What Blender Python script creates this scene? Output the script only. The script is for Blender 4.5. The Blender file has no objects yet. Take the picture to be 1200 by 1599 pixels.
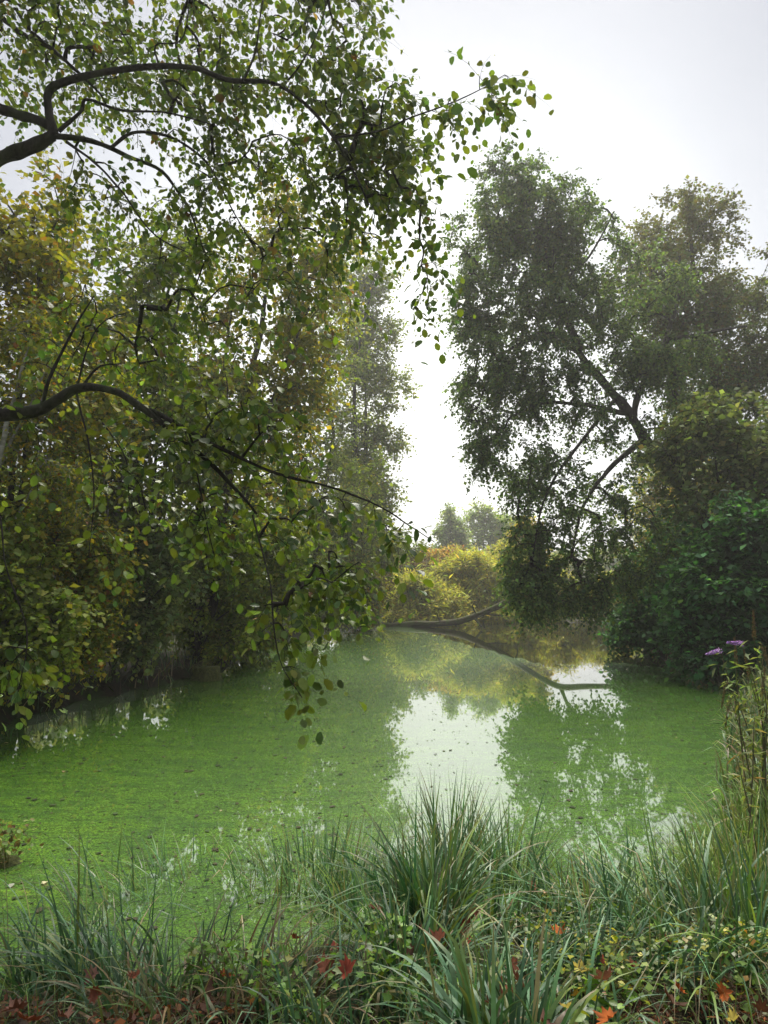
import bpy, math
import numpy as np
from mathutils import Matrix, Vector

rng = np.random.default_rng(11)
sc = bpy.context.scene
COL = sc.collection

# ------------------------------------------------------------------ camera
F = 987.0                       # focal length in photo pixels
PITCH = math.atan((925 - 799.5) / F)
CAM = np.array([0.0, 0.0, 2.0])
cam_d = bpy.data.cameras.new('camera')
cam_d.sensor_fit = 'VERTICAL'
cam_d.sensor_height = 36.0
cam_d.lens = 36.0 * F / 1599.0
cam_d.clip_start = 0.05
cam_d.clip_end = 3000
cam = bpy.data.objects.new('camera', cam_d)
cam.location = CAM
cam.rotation_euler = (math.pi / 2 + PITCH, 0, 0)
COL.objects.link(cam)
sc.camera = cam

# ------------------------------------------------------------------ sky, sun, exposure
SUN_EL, SUN_AZ = math.radians(64), math.radians(4)     # azimuth measured from +Y towards +X
sun_dir = Vector((math.sin(SUN_AZ) * math.cos(SUN_EL), math.cos(SUN_AZ) * math.cos(SUN_EL), math.sin(SUN_EL)))
world = bpy.data.worlds.new('World')
sc.world = world
world.use_nodes = True
wn, wl = world.node_tree.nodes, world.node_tree.links
wn.clear()


def nd(tree, typ, **kw):
    n = tree.nodes.new(typ)
    for k, v in kw.items():
        setattr(n, k, v)
    return n


wt = world.node_tree
sky = nd(wt, 'ShaderNodeTexSky', sky_type='NISHITA', sun_disc=False, sun_elevation=SUN_EL, sun_rotation=SUN_AZ)
bg_sky = nd(wt, 'ShaderNodeBackground')
bg_sky.inputs['Strength'].default_value = 0.05
wl.new(sky.outputs[0], bg_sky.inputs['Color'])
tc = nd(wt, 'ShaderNodeTexCoord')
nrm = nd(wt, 'ShaderNodeVectorMath', operation='NORMALIZE')
wl.new(tc.outputs['Generated'], nrm.inputs[0])
# even cloud deck, thinner (brighter) round the sun and towards the horizon below it
dot = nd(wt, 'ShaderNodeVectorMath', operation='DOT_PRODUCT')
glow_dir = Vector((math.sin(math.radians(3)) * math.cos(math.radians(14)), math.cos(math.radians(3)) * math.cos(math.radians(14)), math.sin(math.radians(14))))
dot.inputs[1].default_value = glow_dir
wl.new(nrm.outputs[0], dot.inputs[0])
ramp = nd(wt, 'ShaderNodeValToRGB')
ramp.color_ramp.interpolation = 'B_SPLINE'
cr = ramp.color_ramp.elements
cr[0].position = 0.0
cr[0].color = (0.1001, 0.1043, 0.1186, 1)
cr[1].position = 1.0
cr[1].color = (0.3456, 0.3456, 0.3288, 1)
e = cr.new(0.72); e.color = (0.1034, 0.1068, 0.1202, 1)
e = cr.new(0.86); e.color = (0.1530, 0.1572, 0.1657, 1)
e = cr.new(0.95); e.color = (0.2767, 0.2800, 0.2800, 1)
wl.new(dot.outputs['Value'], ramp.inputs[0])
cn = nd(wt, 'ShaderNodeTexNoise')
cn.inputs['Scale'].default_value = 1.6
cn.inputs['Detail'].default_value = 5
cn.inputs['Roughness'].default_value = 0.5
wl.new(nrm.outputs[0], cn.inputs['Vector'])
cm = nd(wt, 'ShaderNodeMapRange')
cm.inputs['From Min'].default_value = 0.3
cm.inputs['From Max'].default_value = 0.7
cm.inputs['To Min'].default_value = 0.90
cm.inputs['To Max'].default_value = 1.10
wl.new(cn.outputs['Fac'], cm.inputs['Value'])
bg_cl = nd(wt, 'ShaderNodeBackground')
wl.new(ramp.outputs[0], bg_cl.inputs['Color'])
wl.new(cm.outputs[0], bg_cl.inputs['Strength'])
mixw = nd(wt, 'ShaderNodeMixShader')
mixw.inputs[0].default_value = 0.94
wl.new(bg_sky.outputs[0], mixw.inputs[1])
wl.new(bg_cl.outputs[0], mixw.inputs[2])
outw = nd(wt, 'ShaderNodeOutputWorld')
wl.new(mixw.outputs[0], outw.inputs['Surface'])

sun_d = bpy.data.lights.new('sun', 'SUN')
sun_d.energy = 1.5
sun_d.angle = math.radians(35)
sun_d.color = (1.0, 0.95, 0.86)
sun = bpy.data.objects.new('sun', sun_d)
sun.rotation_euler = sun_dir.to_track_quat('Z', 'Y').to_euler()
sun.location = (0, 0, 60)
COL.objects.link(sun)

sc.view_settings.view_transform = 'Standard'
sc.view_settings.look = 'None'
sc.view_settings.exposure = 2.3
sc.view_settings.gamma = 1.0
sc.view_settings.use_curve_mapping = False
sc.cycles.max_bounces = 12
sc.cycles.diffuse_bounces = 8
sc.cycles.glossy_bounces = 3
sc.cycles.transmission_bounces = 8
sc.cycles.transparent_max_bounces = 8
sc.cycles.volume_bounces = 0
sc.cycles.use_denoising = True


# ------------------------------------------------------------------ helpers
def A(*v):
    return np.array(v, dtype=float)


def P(px, py, Y):
    """world point at ground distance Y seen at photo pixel (px, py); sets real positions and sizes"""
    x, u = (px - 600) / F, (799.5 - py) / F
    d = A(x, math.cos(PITCH) - u * math.sin(PITCH), math.sin(PITCH) + u * math.cos(PITCH))
    return CAM + d * (Y / d[1])


def noise3(p, s=1.0, seed=0):
    p = np.asarray(p) * s
    r = np.zeros(p.shape[:-1])
    g = np.random.default_rng(900 + seed)
    for k in range(7):
        v = g.normal(size=3) * (0.7 + 0.35 * k)
        r += np.sin(p @ v + g.uniform(0, 6.28)) / (1 + 0.3 * k)
    return r / 3.0


def unit(v):
    return v / np.maximum(np.linalg.norm(v, axis=-1, keepdims=True), 1e-9)


def tag(o, label=None, cat=None, group=None, kind=None):
    if label: o['label'] = label
    if cat: o['category'] = cat
    if group: o['group'] = group
    if kind: o['kind'] = kind
    return o


def empty(name, loc, label, cat, group=None):
    o = bpy.data.objects.new(name, None)
    o.empty_display_size = 0.2
    o.location = loc
    COL.objects.link(o)
    return tag(o, label, cat, group)


def make_mesh(name, V, Fs, mat, tint=None, smooth=False):
    """V (n,3); Fs list of (m,k) index arrays; tint (n,3)"""
    me = bpy.data.meshes.new(name)
    V = np.asarray(V, dtype=np.float32)
    Fs = [np.asarray(f, dtype=np.int32) for f in Fs if len(f)]
    loops = np.concatenate([f.ravel() for f in Fs])
    counts = np.concatenate([np.full(len(f), f.shape[1], dtype=np.int32) for f in Fs])
    starts = np.concatenate([[0], np.cumsum(counts)[:-1]]).astype(np.int32)
    me.vertices.add(len(V))
    me.vertices.foreach_set('co', V.ravel())
    me.loops.add(len(loops))
    me.loops.foreach_set('vertex_index', loops)
    me.polygons.add(len(counts))
    me.polygons.foreach_set('loop_start', starts)
    me.polygons.foreach_set('loop_total', counts)
    if smooth:
        me.polygons.foreach_set('use_smooth', np.ones(len(counts), dtype=bool))
    me.update(calc_edges=True)
    if tint is not None:
        at = me.color_attributes.new('tint', 'FLOAT_COLOR', 'POINT')
        c = np.ones((len(V), 4), dtype=np.float32)
        c[:, :3] = tint
        at.data.foreach_set('color', c.ravel())
    me.materials.append(mat)
    return me


def add(name, me, parent=None, kind=None):
    o = bpy.data.objects.new(name, me)
    COL.objects.link(o)
    if parent is not None:
        o.parent = parent
    if kind: o['kind'] = kind
    return o


def part(name, V, Fs, mat, parent=None, tint=None, smooth=False, kind=None):
    """world-space geometry, stored relative to the parent's base"""
    V = np.asarray(V, dtype=float)
    if parent is not None:
        V = V - np.array(parent.location)
    return add(name, make_mesh(name, V, Fs, mat, tint, smooth), parent, kind)


class Bag:
    def __init__(s):
        s.V, s.F, s.T, s.n = [], {}, [], 0

    def put(s, V, Fs, T):
        for f in Fs:
            f = np.asarray(f)
            if len(f):
                s.F.setdefault(f.shape[1], []).append(f + s.n)
        s.V.append(V)
        s.T.append(np.broadcast_to(T, V.shape))
        s.n += len(V)

    def out(s):
        return np.concatenate(s.V), [np.concatenate(v) for v in s.F.values()], np.concatenate(s.T)

    def build(s, name, mat, parent=None, smooth=False, kind=None):
        V, Fs, T = s.out()
        return part(name, V, Fs, mat, parent, T, smooth, kind)


# leaf outlines: x along the midrib, y across, z lift of the blade's sides
LEAF = {
    'round': (A([0, 0, 0], [.20, .25, .06], [.60, .38, .10], [.93, .19, .0], [1, 0, -.10], [.95, -.17, -.02], [.64, -.36, .07], [.22, -.27, .07], [.5, 0, 0]),
              [[0, 1, 2, 8], [8, 2, 3, 4], [8, 4, 5, 6], [0, 8, 6, 7]]),
    'oval': (A([0, 0, 0], [.45, .30, .07], [1, 0, -.08], [.45, -.30, .07]), [[0, 1, 2, 3]]),
    'wide': (A([0, 0, 0], [.5, .42, .08], [1, 0, -.08], [.5, -.42, .08]), [[0, 1, 2, 3]]),
    'lance': (A([0, 0, 0], [.4, .11, .03], [1, 0, -.12], [.4, -.11, .03]), [[0, 1, 2, 3]]),
}


def maple_outline():
    pts = [(0, 0)]
    half = [(.10, .04), (.02, .34), (.20, .26), (.22, .55), (.38, .42), (.62, .60), (.58, .36), (.72, .30), (.66, .14), (.82, .13)]
    pts += half + [(1.0, 0)] + [(x, -y) for x, y in reversed(half)]
    V = [[x, y, .10 * math.sin(7 * x + 3 * abs(y)) * abs(y) * 2] for x, y in pts]
    V.append([.38, 0, -.02])
    c = len(V) - 1
    n = len(pts)
    return A(*V), [[c, i, (i + 1) % n] for i in range(n)]


LEAF['maple'] = maple_outline()
_iv = [(0, 0), (-.08, .30), (.25, .22), (.35, .48), (.55, .22), (1, 0), (.55, -.22), (.35, -.48), (.25, -.22), (-.08, -.30)]
LEAF['ivy'] = (A(*[[x, y, abs(y) * .2] for x, y in _iv], [.35, 0, 0]), [[10, i, (i + 1) % 10] for i in range(10)])


def frames(D, up, r, jit=0.5):
    X = unit(D)
    N = unit(up + r.normal(size=D.shape) * jit)
    Yv = unit(np.cross(N, X))
    Z = np.cross(X, Yv)
    return X, Yv, Z


def leaves(bag, Q, D, S, T, kind, r, up=A(0, 0, 1), jit=0.6):
    tv, tf = LEAF[kind]
    X, Yv, Z = frames(D, up, r, jit)
    V = Q[:, None, :] + S[:, None, None] * (tv[None, :, 0, None] * X[:, None, :] + tv[None, :, 1, None] * Yv[:, None, :] + tv[None, :, 2, None] * Z[:, None, :])
    k = len(tv)
    base = (np.arange(len(Q)) * k)[:, None, None]
    f = (np.array(tf)[None] + base).reshape(-1, len(tf[0]))
    bag.put(V.reshape(-1, 3), [f], np.repeat(T, k, axis=0))


def tubes(bag, C, R, sides, T=(0.5, 0.5, 0.5), cap=True):
    """C (M,K,3) centre lines, R (M,K) radii"""
    M, K, _ = C.shape
    Tn = unit(np.gradient(C, axis=1))
    ref = np.where(np.abs(Tn[..., 2:3]) > .9, A(1, 0, 0), A(0, 0, 1))
    ref = np.broadcast_to(ref[:, :1], Tn.shape)
    U = unit(np.cross(Tn, ref))
    W = np.cross(Tn, U)
    a = np.arange(sides) / sides * 2 * math.pi
    V = C[:, :, None, :] + R[:, :, None, None] * (np.cos(a)[None, None, :, None] * U[:, :, None, :] + np.sin(a)[None, None, :, None] * W[:, :, None, :])
    i = np.arange(K - 1)[:, None] * sides
    j = np.arange(sides)[None, :]
    j2 = (j + 1) % sides
    q = np.stack([i + j, i + j2, i + sides + j2, i + sides + j], -1).reshape(-1, 4)
    f = (q[None] + (np.arange(M) * K * sides)[:, None, None]).reshape(-1, 4)
    bag.put(V.reshape(-1, 3), [f], np.array(T))


def smooth_path(pts, K):
    pts = np.asarray(pts, float)
    n = len(pts)
    if n == 2:
        t = np.linspace(0, 1, K)[:, None]
        return pts[0] * (1 - t) + pts[1] * t
    ext = np.vstack([2 * pts[0] - pts[1], pts, 2 * pts[-1] - pts[-2]])
    u = np.linspace(0, n - 1 - 1e-6, K)
    i = u.astype(int)
    t = (u - i)[:, None]
    p0, p1, p2, p3 = ext[i], ext[i + 1], ext[i + 2], ext[i + 3]
    return .5 * (2 * p1 + (p2 - p0) * t + (2 * p0 - 5 * p1 + 4 * p2 - p3) * t * t + (3 * p1 - p0 - 3 * p2 + p3) * t ** 3)


GAIN = 1.15


def pick(pal, n, r, v=0.22):
    """n random colours out of [(rgb, weight), ...] with some variation"""
    w = A(*[p[1] for p in pal]); w /= w.sum()
    c = A(*[p[0] for p in pal])[r.choice(len(pal), n, p=w)]
    return np.clip(c * GAIN * np.exp(r.normal(size=(n, 1)) * v) * np.exp(r.normal(size=(n, 3)) * .07), .004, .8)


# ------------------------------------------------------------------ materials
def new_mat(name):
    m = bpy.data.materials.new(name)
    m.use_nodes = True
    m.node_tree.nodes.clear()
    return m, m.node_tree


def leaf_material(name, trans=0.35, rough=0.5, spec=0.35, tcol=(1.5, 1.55, .55)):
    m, t = new_mat(name)
    at = nd(t, 'ShaderNodeVertexColor', layer_name='tint')
    geo = nd(t, 'ShaderNodeNewGeometry')
    no = nd(t, 'ShaderNodeTexNoise')
    no.inputs['Scale'].default_value = 35
    no.inputs['Detail'].default_value = 3
    t.links.new(geo.outputs['Position'], no.inputs['Vector'])
    mr = nd(t, 'ShaderNodeMapRange')
    mr.inputs['To Min'].default_value = .7
    mr.inputs['To Max'].default_value = 1.3
    t.links.new(no.outputs['Fac'], mr.inputs['Value'])
    mu = nd(t, 'ShaderNodeVectorMath', operation='SCALE')
    t.links.new(at.outputs['Color'], mu.inputs[0])
    t.links.new(mr.outputs[0], mu.inputs['Scale'])
    p = nd(t, 'ShaderNodeBsdfPrincipled')
    p.inputs['Roughness'].default_value = rough
    p.inputs['Specular IOR Level'].default_value = spec
    t.links.new(mu.outputs[0], p.inputs['Base Color'])
    tr = nd(t, 'ShaderNodeBsdfTranslucent')
    tm = nd(t, 'ShaderNodeVectorMath', operation='MULTIPLY')
    tm.inputs[1].default_value = tcol
    t.links.new(mu.outputs[0], tm.inputs[0])
    t.links.new(tm.outputs[0], tr.inputs['Color'])
    mx = nd(t, 'ShaderNodeMixShader')
    mx.inputs[0].default_value = trans
    t.links.new(p.outputs[0], mx.inputs[1])
    t.links.new(tr.outputs[0], mx.inputs[2])
    o = nd(t, 'ShaderNodeOutputMaterial')
    t.links.new(mx.outputs[0], o.inputs['Surface'])
    return m


def bark_material(name, c1, c2, scale=14, stretch=(1, 1, .25), bump=.5, rough=.85, moss=None, moss_amt=.45):
    m, t = new_mat(name)
    geo = nd(t, 'ShaderNodeNewGeometry')
    mp = nd(t, 'ShaderNodeMapping')
    mp.inputs['Scale'].default_value = stretch
    t.links.new(geo.outputs['Position'], mp.inputs['Vector'])
    no = nd(t, 'ShaderNodeTexNoise')
    no.inputs['Scale'].default_value = scale
    no.inputs['Detail'].default_value = 8
    no.inputs['Roughness'].default_value = .7
    t.links.new(mp.outputs[0], no.inputs['Vector'])
    r = nd(t, 'ShaderNodeValToRGB')
    r.color_ramp.elements[0].position = .35
    r.color_ramp.elements[1].position = .68
    r.color_ramp.elements[0].color = (*c1, 1)
    r.color_ramp.elements[1].color = (*c2, 1)
    t.links.new(no.outputs['Fac'], r.inputs[0])
    col = r.outputs[0]
    if moss:
        n2 = nd(t, 'ShaderNodeTexNoise')
        n2.inputs['Scale'].default_value = 3.5
        n2.inputs['Detail'].default_value = 6
        t.links.new(geo.outputs['Position'], n2.inputs['Vector'])
        r2 = nd(t, 'ShaderNodeMapRange')
        r2.inputs['From Min'].default_value = 1 - moss_amt - .08
        r2.inputs['From Max'].default_value = 1 - moss_amt + .08
        t.links.new(n2.outputs['Fac'], r2.inputs['Value'])
        mc = nd(t, 'ShaderNodeMix', data_type='RGBA')
        mc.inputs['B'].default_value = (*moss, 1)
        t.links.new(r2.outputs[0], mc.inputs['Factor'])
        t.links.new(col, mc.inputs['A'])
        col = mc.outputs['Result']
    p = nd(t, 'ShaderNodeBsdfPrincipled')
    p.inputs['Roughness'].default_value = rough
    p.inputs['Specular IOR Level'].default_value = .25
    t.links.new(col, p.inputs['Base Color'])
    b = nd(t, 'ShaderNodeBump')
    b.inputs['Strength'].default_value = bump
    b.inputs['Distance'].default_value = .03
    t.links.new(no.outputs['Fac'], b.inputs['Height'])
    t.links.new(b.outputs[0], p.inputs['Normal'])
    o = nd(t, 'ShaderNodeOutputMaterial')
    t.links.new(p.outputs[0], o.inputs['Surface'])
    return m


M_leaf = leaf_material('leaf_glossy', .34, .40, .55)
M_leaf_soft = leaf_material('leaf_soft', .42, .6, .25)
M_blade = leaf_material('sedge_blade', .22, .45, .4, (1.2, 1.3, .6))
M_dead = leaf_material('dead_leaf', .15, .7, .2, (1.4, .9, .5))
M_petal = leaf_material('petal', .3, .6, .2, (1.1, .9, 1.2))
M_bark = bark_material('bark_dark', (.010, .008, .006), (.050, .043, .032), scale=26, bump=1.0, moss=(.050, .058, .025), moss_amt=.42)
M_birch = bark_material('bark_birch', (.16, .15, .12), (.36, .35, .30), scale=9, stretch=(.4, .4, 2.2), bump=.25, moss=(.10, .11, .05), moss_amt=.40)
M_dry = bark_material('dry_stem', (.06, .055, .028), (.15, .14, .07), scale=30)
M_log = bark_material('bark_log', (.03, .026, .018), (.12, .10, .05), moss=(.07, .09, .025), moss_amt=.52)
M_moss = bark_material('moss', (.035, .04, .012), (.13, .14, .035), scale=22, stretch=(1, 1, 1), bump=1.0, moss=(.15, .16, .09), moss_amt=.40)
M_soil = bark_material('soil', (.012, .010, .006), (.055, .042, .022), scale=9, stretch=(1, 1, 1), bump=.8, moss=(.03, .045, .012), moss_amt=.45)

# ------------------------------------------------------------------ pond outline and ground
POND = A([-2.7, 2.95], [-1.9, 3.25], [-1.3, 3.4], [-.5, 3.7], [.4, 3.95], [1.2, 3.95], [2.0, 4.35], [2.9, 5.5], [3.9, 7.4], [5.3, 9.8], [6.9, 12.2],
         [8.0, 15.0], [8.2, 18], [9.6, 23], [13, 30], [19, 37], [24, 43], [18, 49], [10, 46], [5.5, 41.5], [1.5, 39.5], [-1.2, 38.6], [-3.2, 33.5],
         [-4.4, 27], [-4.4, 20], [-4.3, 16.5], [-4.9, 13.8], [-5.6, 11.6], [-6.0, 9.2], [-7.6, 7.2], [-8.0, 4.6], [-6.2, 3.2], [-3.8, 2.8])
_pp = smooth_path(np.vstack([POND, POND[:1]]), 200)[:-1]
POND = _pp + .16 * np.stack([np.sin(np.arange(len(_pp)) * 1.7), np.cos(np.arange(len(_pp)) * 2.3)], -1)


def pond_sd(x, y):
    """signed distance to the shore, negative in the pond"""
    p = np.stack([x, y], -1).reshape(-1, 2)
    a, b = POND, np.roll(POND, -1, 0)
    best = np.full(len(p), 1e9)
    inside = np.zeros(len(p), bool)
    for i in range(len(a)):
        ab = b[i] - a[i]
        t = np.clip(((p - a[i]) @ ab) / (ab @ ab), 0, 1)
        d = np.hypot(*(p - a[i] - t[:, None] * ab).T)
        best = np.minimum(best, d)
        c = (a[i, 1] > p[:, 1]) != (b[i, 1] > p[:, 1])
        if c.any():
            xi = a[i, 0] + (p[:, 1] - a[i, 1]) * ab[0] / (ab[1] if abs(ab[1]) > 1e-9 else 1e-9)
            inside ^= c & (p[:, 0] < xi)
    return np.where(inside, -best, best).reshape(np.shape(x))


def ground_z(x, y):
    x, y = np.asarray(x, float), np.asarray(y, float)
    s = pond_sd(x, y)
    out = .10 + .42 * (1 - np.exp(-np.maximum(s, 0) / .9)) + .012 * np.clip(s, 0, 60)
    out += (.06 * noise3(np.stack([x, y, 0 * x], -1), .9, 3) + .03 * noise3(np.stack([x, y, 0 * x], -1), 3, 4)) * np.clip(s, 0, 1)
    z = np.where(s > 0, out * np.clip(s / .18, 0, 1) - .06 * (1 - np.clip(s / .18, 0, 1)), -.06 + np.maximum(s, -3) * .35)
    near = np.exp(-(np.maximum(y - 1.2, 0) ** 2) / 1.5) * np.exp(-(x ** 2) / 30)
    return z + .10 * near * (s > .5)


def axis(dense, a0, a1, far):
    near = np.arange(a0, a1, dense)
    g = dense * 1.13 ** np.arange(1, 200)
    up = a1 + np.cumsum(g); up = up[up < far]
    dn = a0 - np.cumsum(g); dn = dn[dn > -far][::-1]
    return np.concatenate([dn, near, up, ])


gx, gy = axis(.16, -9, 10, 420), axis(.16, 0, 16, 420)
X, Y = np.meshgrid(gx, gy)
Z = ground_z(X, Y)
nx, ny = len(gx), len(gy)
I = (np.arange(ny - 1)[:, None] * nx + np.arange(nx - 1)[None]).ravel()
g = part('ground', np.stack([X, Y, Z], -1).reshape(-1, 3), [np.stack([I, I + 1, I + nx + 1, I + nx], -1)], M_soil, smooth=True)
tag(g, kind='structure')

# water: one level sheet inside the basin
m, t = new_mat('pond_water')
geo = nd(t, 'ShaderNodeNewGeometry')
no = nd(t, 'ShaderNodeTexNoise')
no.inputs['Scale'].default_value = 2.5
no.inputs['Detail'].default_value = 3
t.links.new(geo.outputs['Position'], no.inputs['Vector'])
bmp = nd(t, 'ShaderNodeBump')
bmp.inputs['Strength'].default_value = .05
bmp.inputs['Distance'].default_value = .01
t.links.new(no.outputs['Fac'], bmp.inputs['Height'])
p = nd(t, 'ShaderNodeBsdfPrincipled')
p.inputs['Base Color'].default_value = (.020, .024, .012, 1)
p.inputs['Roughness'].default_value = .03
p.inputs['IOR'].default_value = 1.8
t.links.new(bmp.outputs[0], p.inputs['Normal'])
o = nd(t, 'ShaderNodeOutputMaterial')
t.links.new(p.outputs[0], o.inputs['Surface'])
M_water = m
g = part('water', A([-12, 1.5, 0], [28, 1.5, 0], [28, 53, 0], [-12, 53, 0]), [[[0, 1, 2, 3]]], M_water)
tag(g, kind='structure')

# duckweed: a floating skin 4 mm above the water, ragged towards the open water at the back right
m, t = new_mat('duckweed')
geo = nd(t, 'ShaderNodeNewGeometry')


def noise_node(scale, detail=4, rough=.6, vec=None, typ='ShaderNodeTexNoise'):
    n = nd(t, typ)
    n.inputs['Scale'].default_value = scale
    if typ == 'ShaderNodeTexNoise':
        n.inputs['Detail'].default_value = detail
        n.inputs['Roughness'].default_value = rough
    t.links.new(vec or geo.outputs['Position'], n.inputs['Vector'])
    return n


def mrange(src, a, b, c=0., d=1.):
    n = nd(t, 'ShaderNodeMapRange')
    for k, v in zip(('From Min', 'From Max', 'To Min', 'To Max'), (a, b, c, d)):
        n.inputs[k].default_value = v
    t.links.new(src, n.inputs['Value'])
    return n.outputs[0]


def mixc(fac, a, b):
    n = nd(t, 'ShaderNodeMix', data_type='RGBA')
    t.links.new(fac, n.inputs['Factor'])
    for s, v in (('A', a), ('B', b)):
        if isinstance(v, tuple): n.inputs[s].default_value = (*v, 1)
        else: t.links.new(v, n.inputs[s])
    return n.outputs['Result']


big = noise_node(.45, 4)
fine = noise_node(48, 3, .8)
vor = noise_node(90, typ='ShaderNodeTexVoronoi')
gap = noise_node(5.5, 7, .75)
mpz = nd(t, 'ShaderNodeMapping')
mpz.inputs['Scale'].default_value = (1, 1.0, 1)
mpz.inputs['Scale'].default_value = (.8, 2.6, 1)
mpz.inputs['Rotation'].default_value = (0, 0, .35)
t.links.new(geo.outputs['Position'], mpz.inputs['Vector'])
streak = noise_node(1.6, 6, .65, mpz.outputs[0])
streak.inputs['Distortion'].default_value = 1.2
streak2 = noise_node(9, 6, .7, mpz.outputs[0])
c = mixc(mrange(big.outputs['Fac'], .35, .65), (.080, .195, .006), (.145, .28, .010))
c = mixc(mrange(streak.outputs['Fac'], .44, .60), c, (.045, .115, .010))
c = mixc(mrange(fine.outputs['Fac'], .38, .66), c, (.040, .125, .008))
c = mixc(mrange(vor.outputs['Distance'], .35, .8), c, (.035, .09, .008))
c = mixc(mrange(streak2.outputs['Fac'], .54, .62), c, (.022, .055, .008))
cell = noise_node(75, typ='ShaderNodeTexVoronoi')
sep = nd(t, 'ShaderNodeSeparateColor')
t.links.new(cell.outputs['Color'], sep.inputs[0])
frond = nd(t, 'ShaderNodeVectorMath', operation='SCALE')
t.links.new(c, frond.inputs[0])
t.links.new(mrange(sep.outputs[0], 0, 1, .55, 1.45), frond.inputs['Scale'])
c = frond.outputs[0]
c = mixc(mrange(gap.outputs['Fac'], .60, .66), c, (.016, .028, .010))
p = nd(t, 'ShaderNodeBsdfPrincipled')
t.links.new(c, p.inputs['Base Color'])
p.inputs['Roughness'].default_value = .5
p.inputs['Specular IOR Level'].default_value = .2
p.inputs['Coat Weight'].default_value = 1
p.inputs['Coat Roughness'].default_value = .02
p.inputs['Coat IOR'].default_value = 2.5
b = nd(t, 'ShaderNodeBump')
b.inputs['Strength'].default_value = .16
b.inputs['Distance'].default_value = .004
t.links.new(fine.outputs['Fac'], b.inputs['Height'])
t.links.new(b.outputs[0], p.inputs['Normal'])
o = nd(t, 'ShaderNodeOutputMaterial')
t.links.new(p.outputs[0], o.inputs['Surface'])
M_duck = m

dx, dy = np.arange(-9, 12, .22), np.concatenate([np.arange(2, 16, .18), np.arange(16, 43, .35)])
X, Y = np.meshgrid(dx, dy)
edge = 17.6 + .9 * np.sin(X * 1.3) + .5 * np.sin(X * 3.1 + Y) + np.where(X < 4.6, (4.6 - X) * 6.5, 0)
keep = (Y < edge) & (pond_sd(X, Y) < .3)
nx, ny = len(dx), len(dy)
J, K = np.meshgrid(np.arange(nx - 1), np.arange(ny - 1))
ok = keep[:-1, :-1] & keep[1:, :-1] & keep[:-1, 1:] & keep[1:, 1:]
I = (K * nx + J)[ok]
jx = X + .07 * np.sin(Y * 17 + X * 5)
jy = Y + .06 * np.sin(X * 19 + Y * 3)
Vd = np.stack([jx, jy, np.full_like(X, .004)], -1).reshape(-1, 3)
fd = np.stack([I, I + 1, I + nx + 1, I + nx], -1)
u, inv = np.unique(fd, return_inverse=True)
g = part('duckweed', Vd[u], [inv.reshape(-1, 4)], M_duck)
tag(g, 'bright green skin of duckweed floating over most of the pond', 'duckweed', kind='stuff')


# ------------------------------------------------------------------ trees
def crown_points(blobs, n, r, clump=1.0, seed=0):
    """blobs: (px, py, rx, ry, depth, rdepth) in photo pixels and metres"""
    w = A(*[b[2] * b[3] * (b[6] if len(b) > 6 else 1) for b in blobs]); w /= w.sum()
    out = []
    tot = 0
    while tot < n:
        k = r.choice(len(blobs), n, p=w)
        u = unit(r.normal(size=(n, 3))) * (r.uniform(0, 1, (n, 1)) ** .42)
        pts = np.empty((n, 3))
        for i, b in enumerate(blobs):
            s = k == i
            c = P(b[0], b[1], b[4])
            pts[s] = c + u[s] * A(b[2] / F * b[4], b[5], b[3] / F * b[4])
        q = noise3(pts, clump, seed)
        pts = pts[(q > -.22) | (r.uniform(size=n) < .3)]
        out.append(pts)
        tot += len(pts)
    return np.concatenate(out)[:n]


def in_view(p):
    v = p - CAM
    f = v[:, 1] * math.cos(PITCH) + v[:, 2] * math.sin(PITCH)
    u = -v[:, 1] * math.sin(PITCH) + v[:, 2] * math.cos(PITCH)
    f_ = np.maximum(f, .01)
    return (f > .2) & (np.abs(v[:, 0] / f_ * F) < 600) & (np.abs(u / f_ * F) < 800), f_


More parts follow.
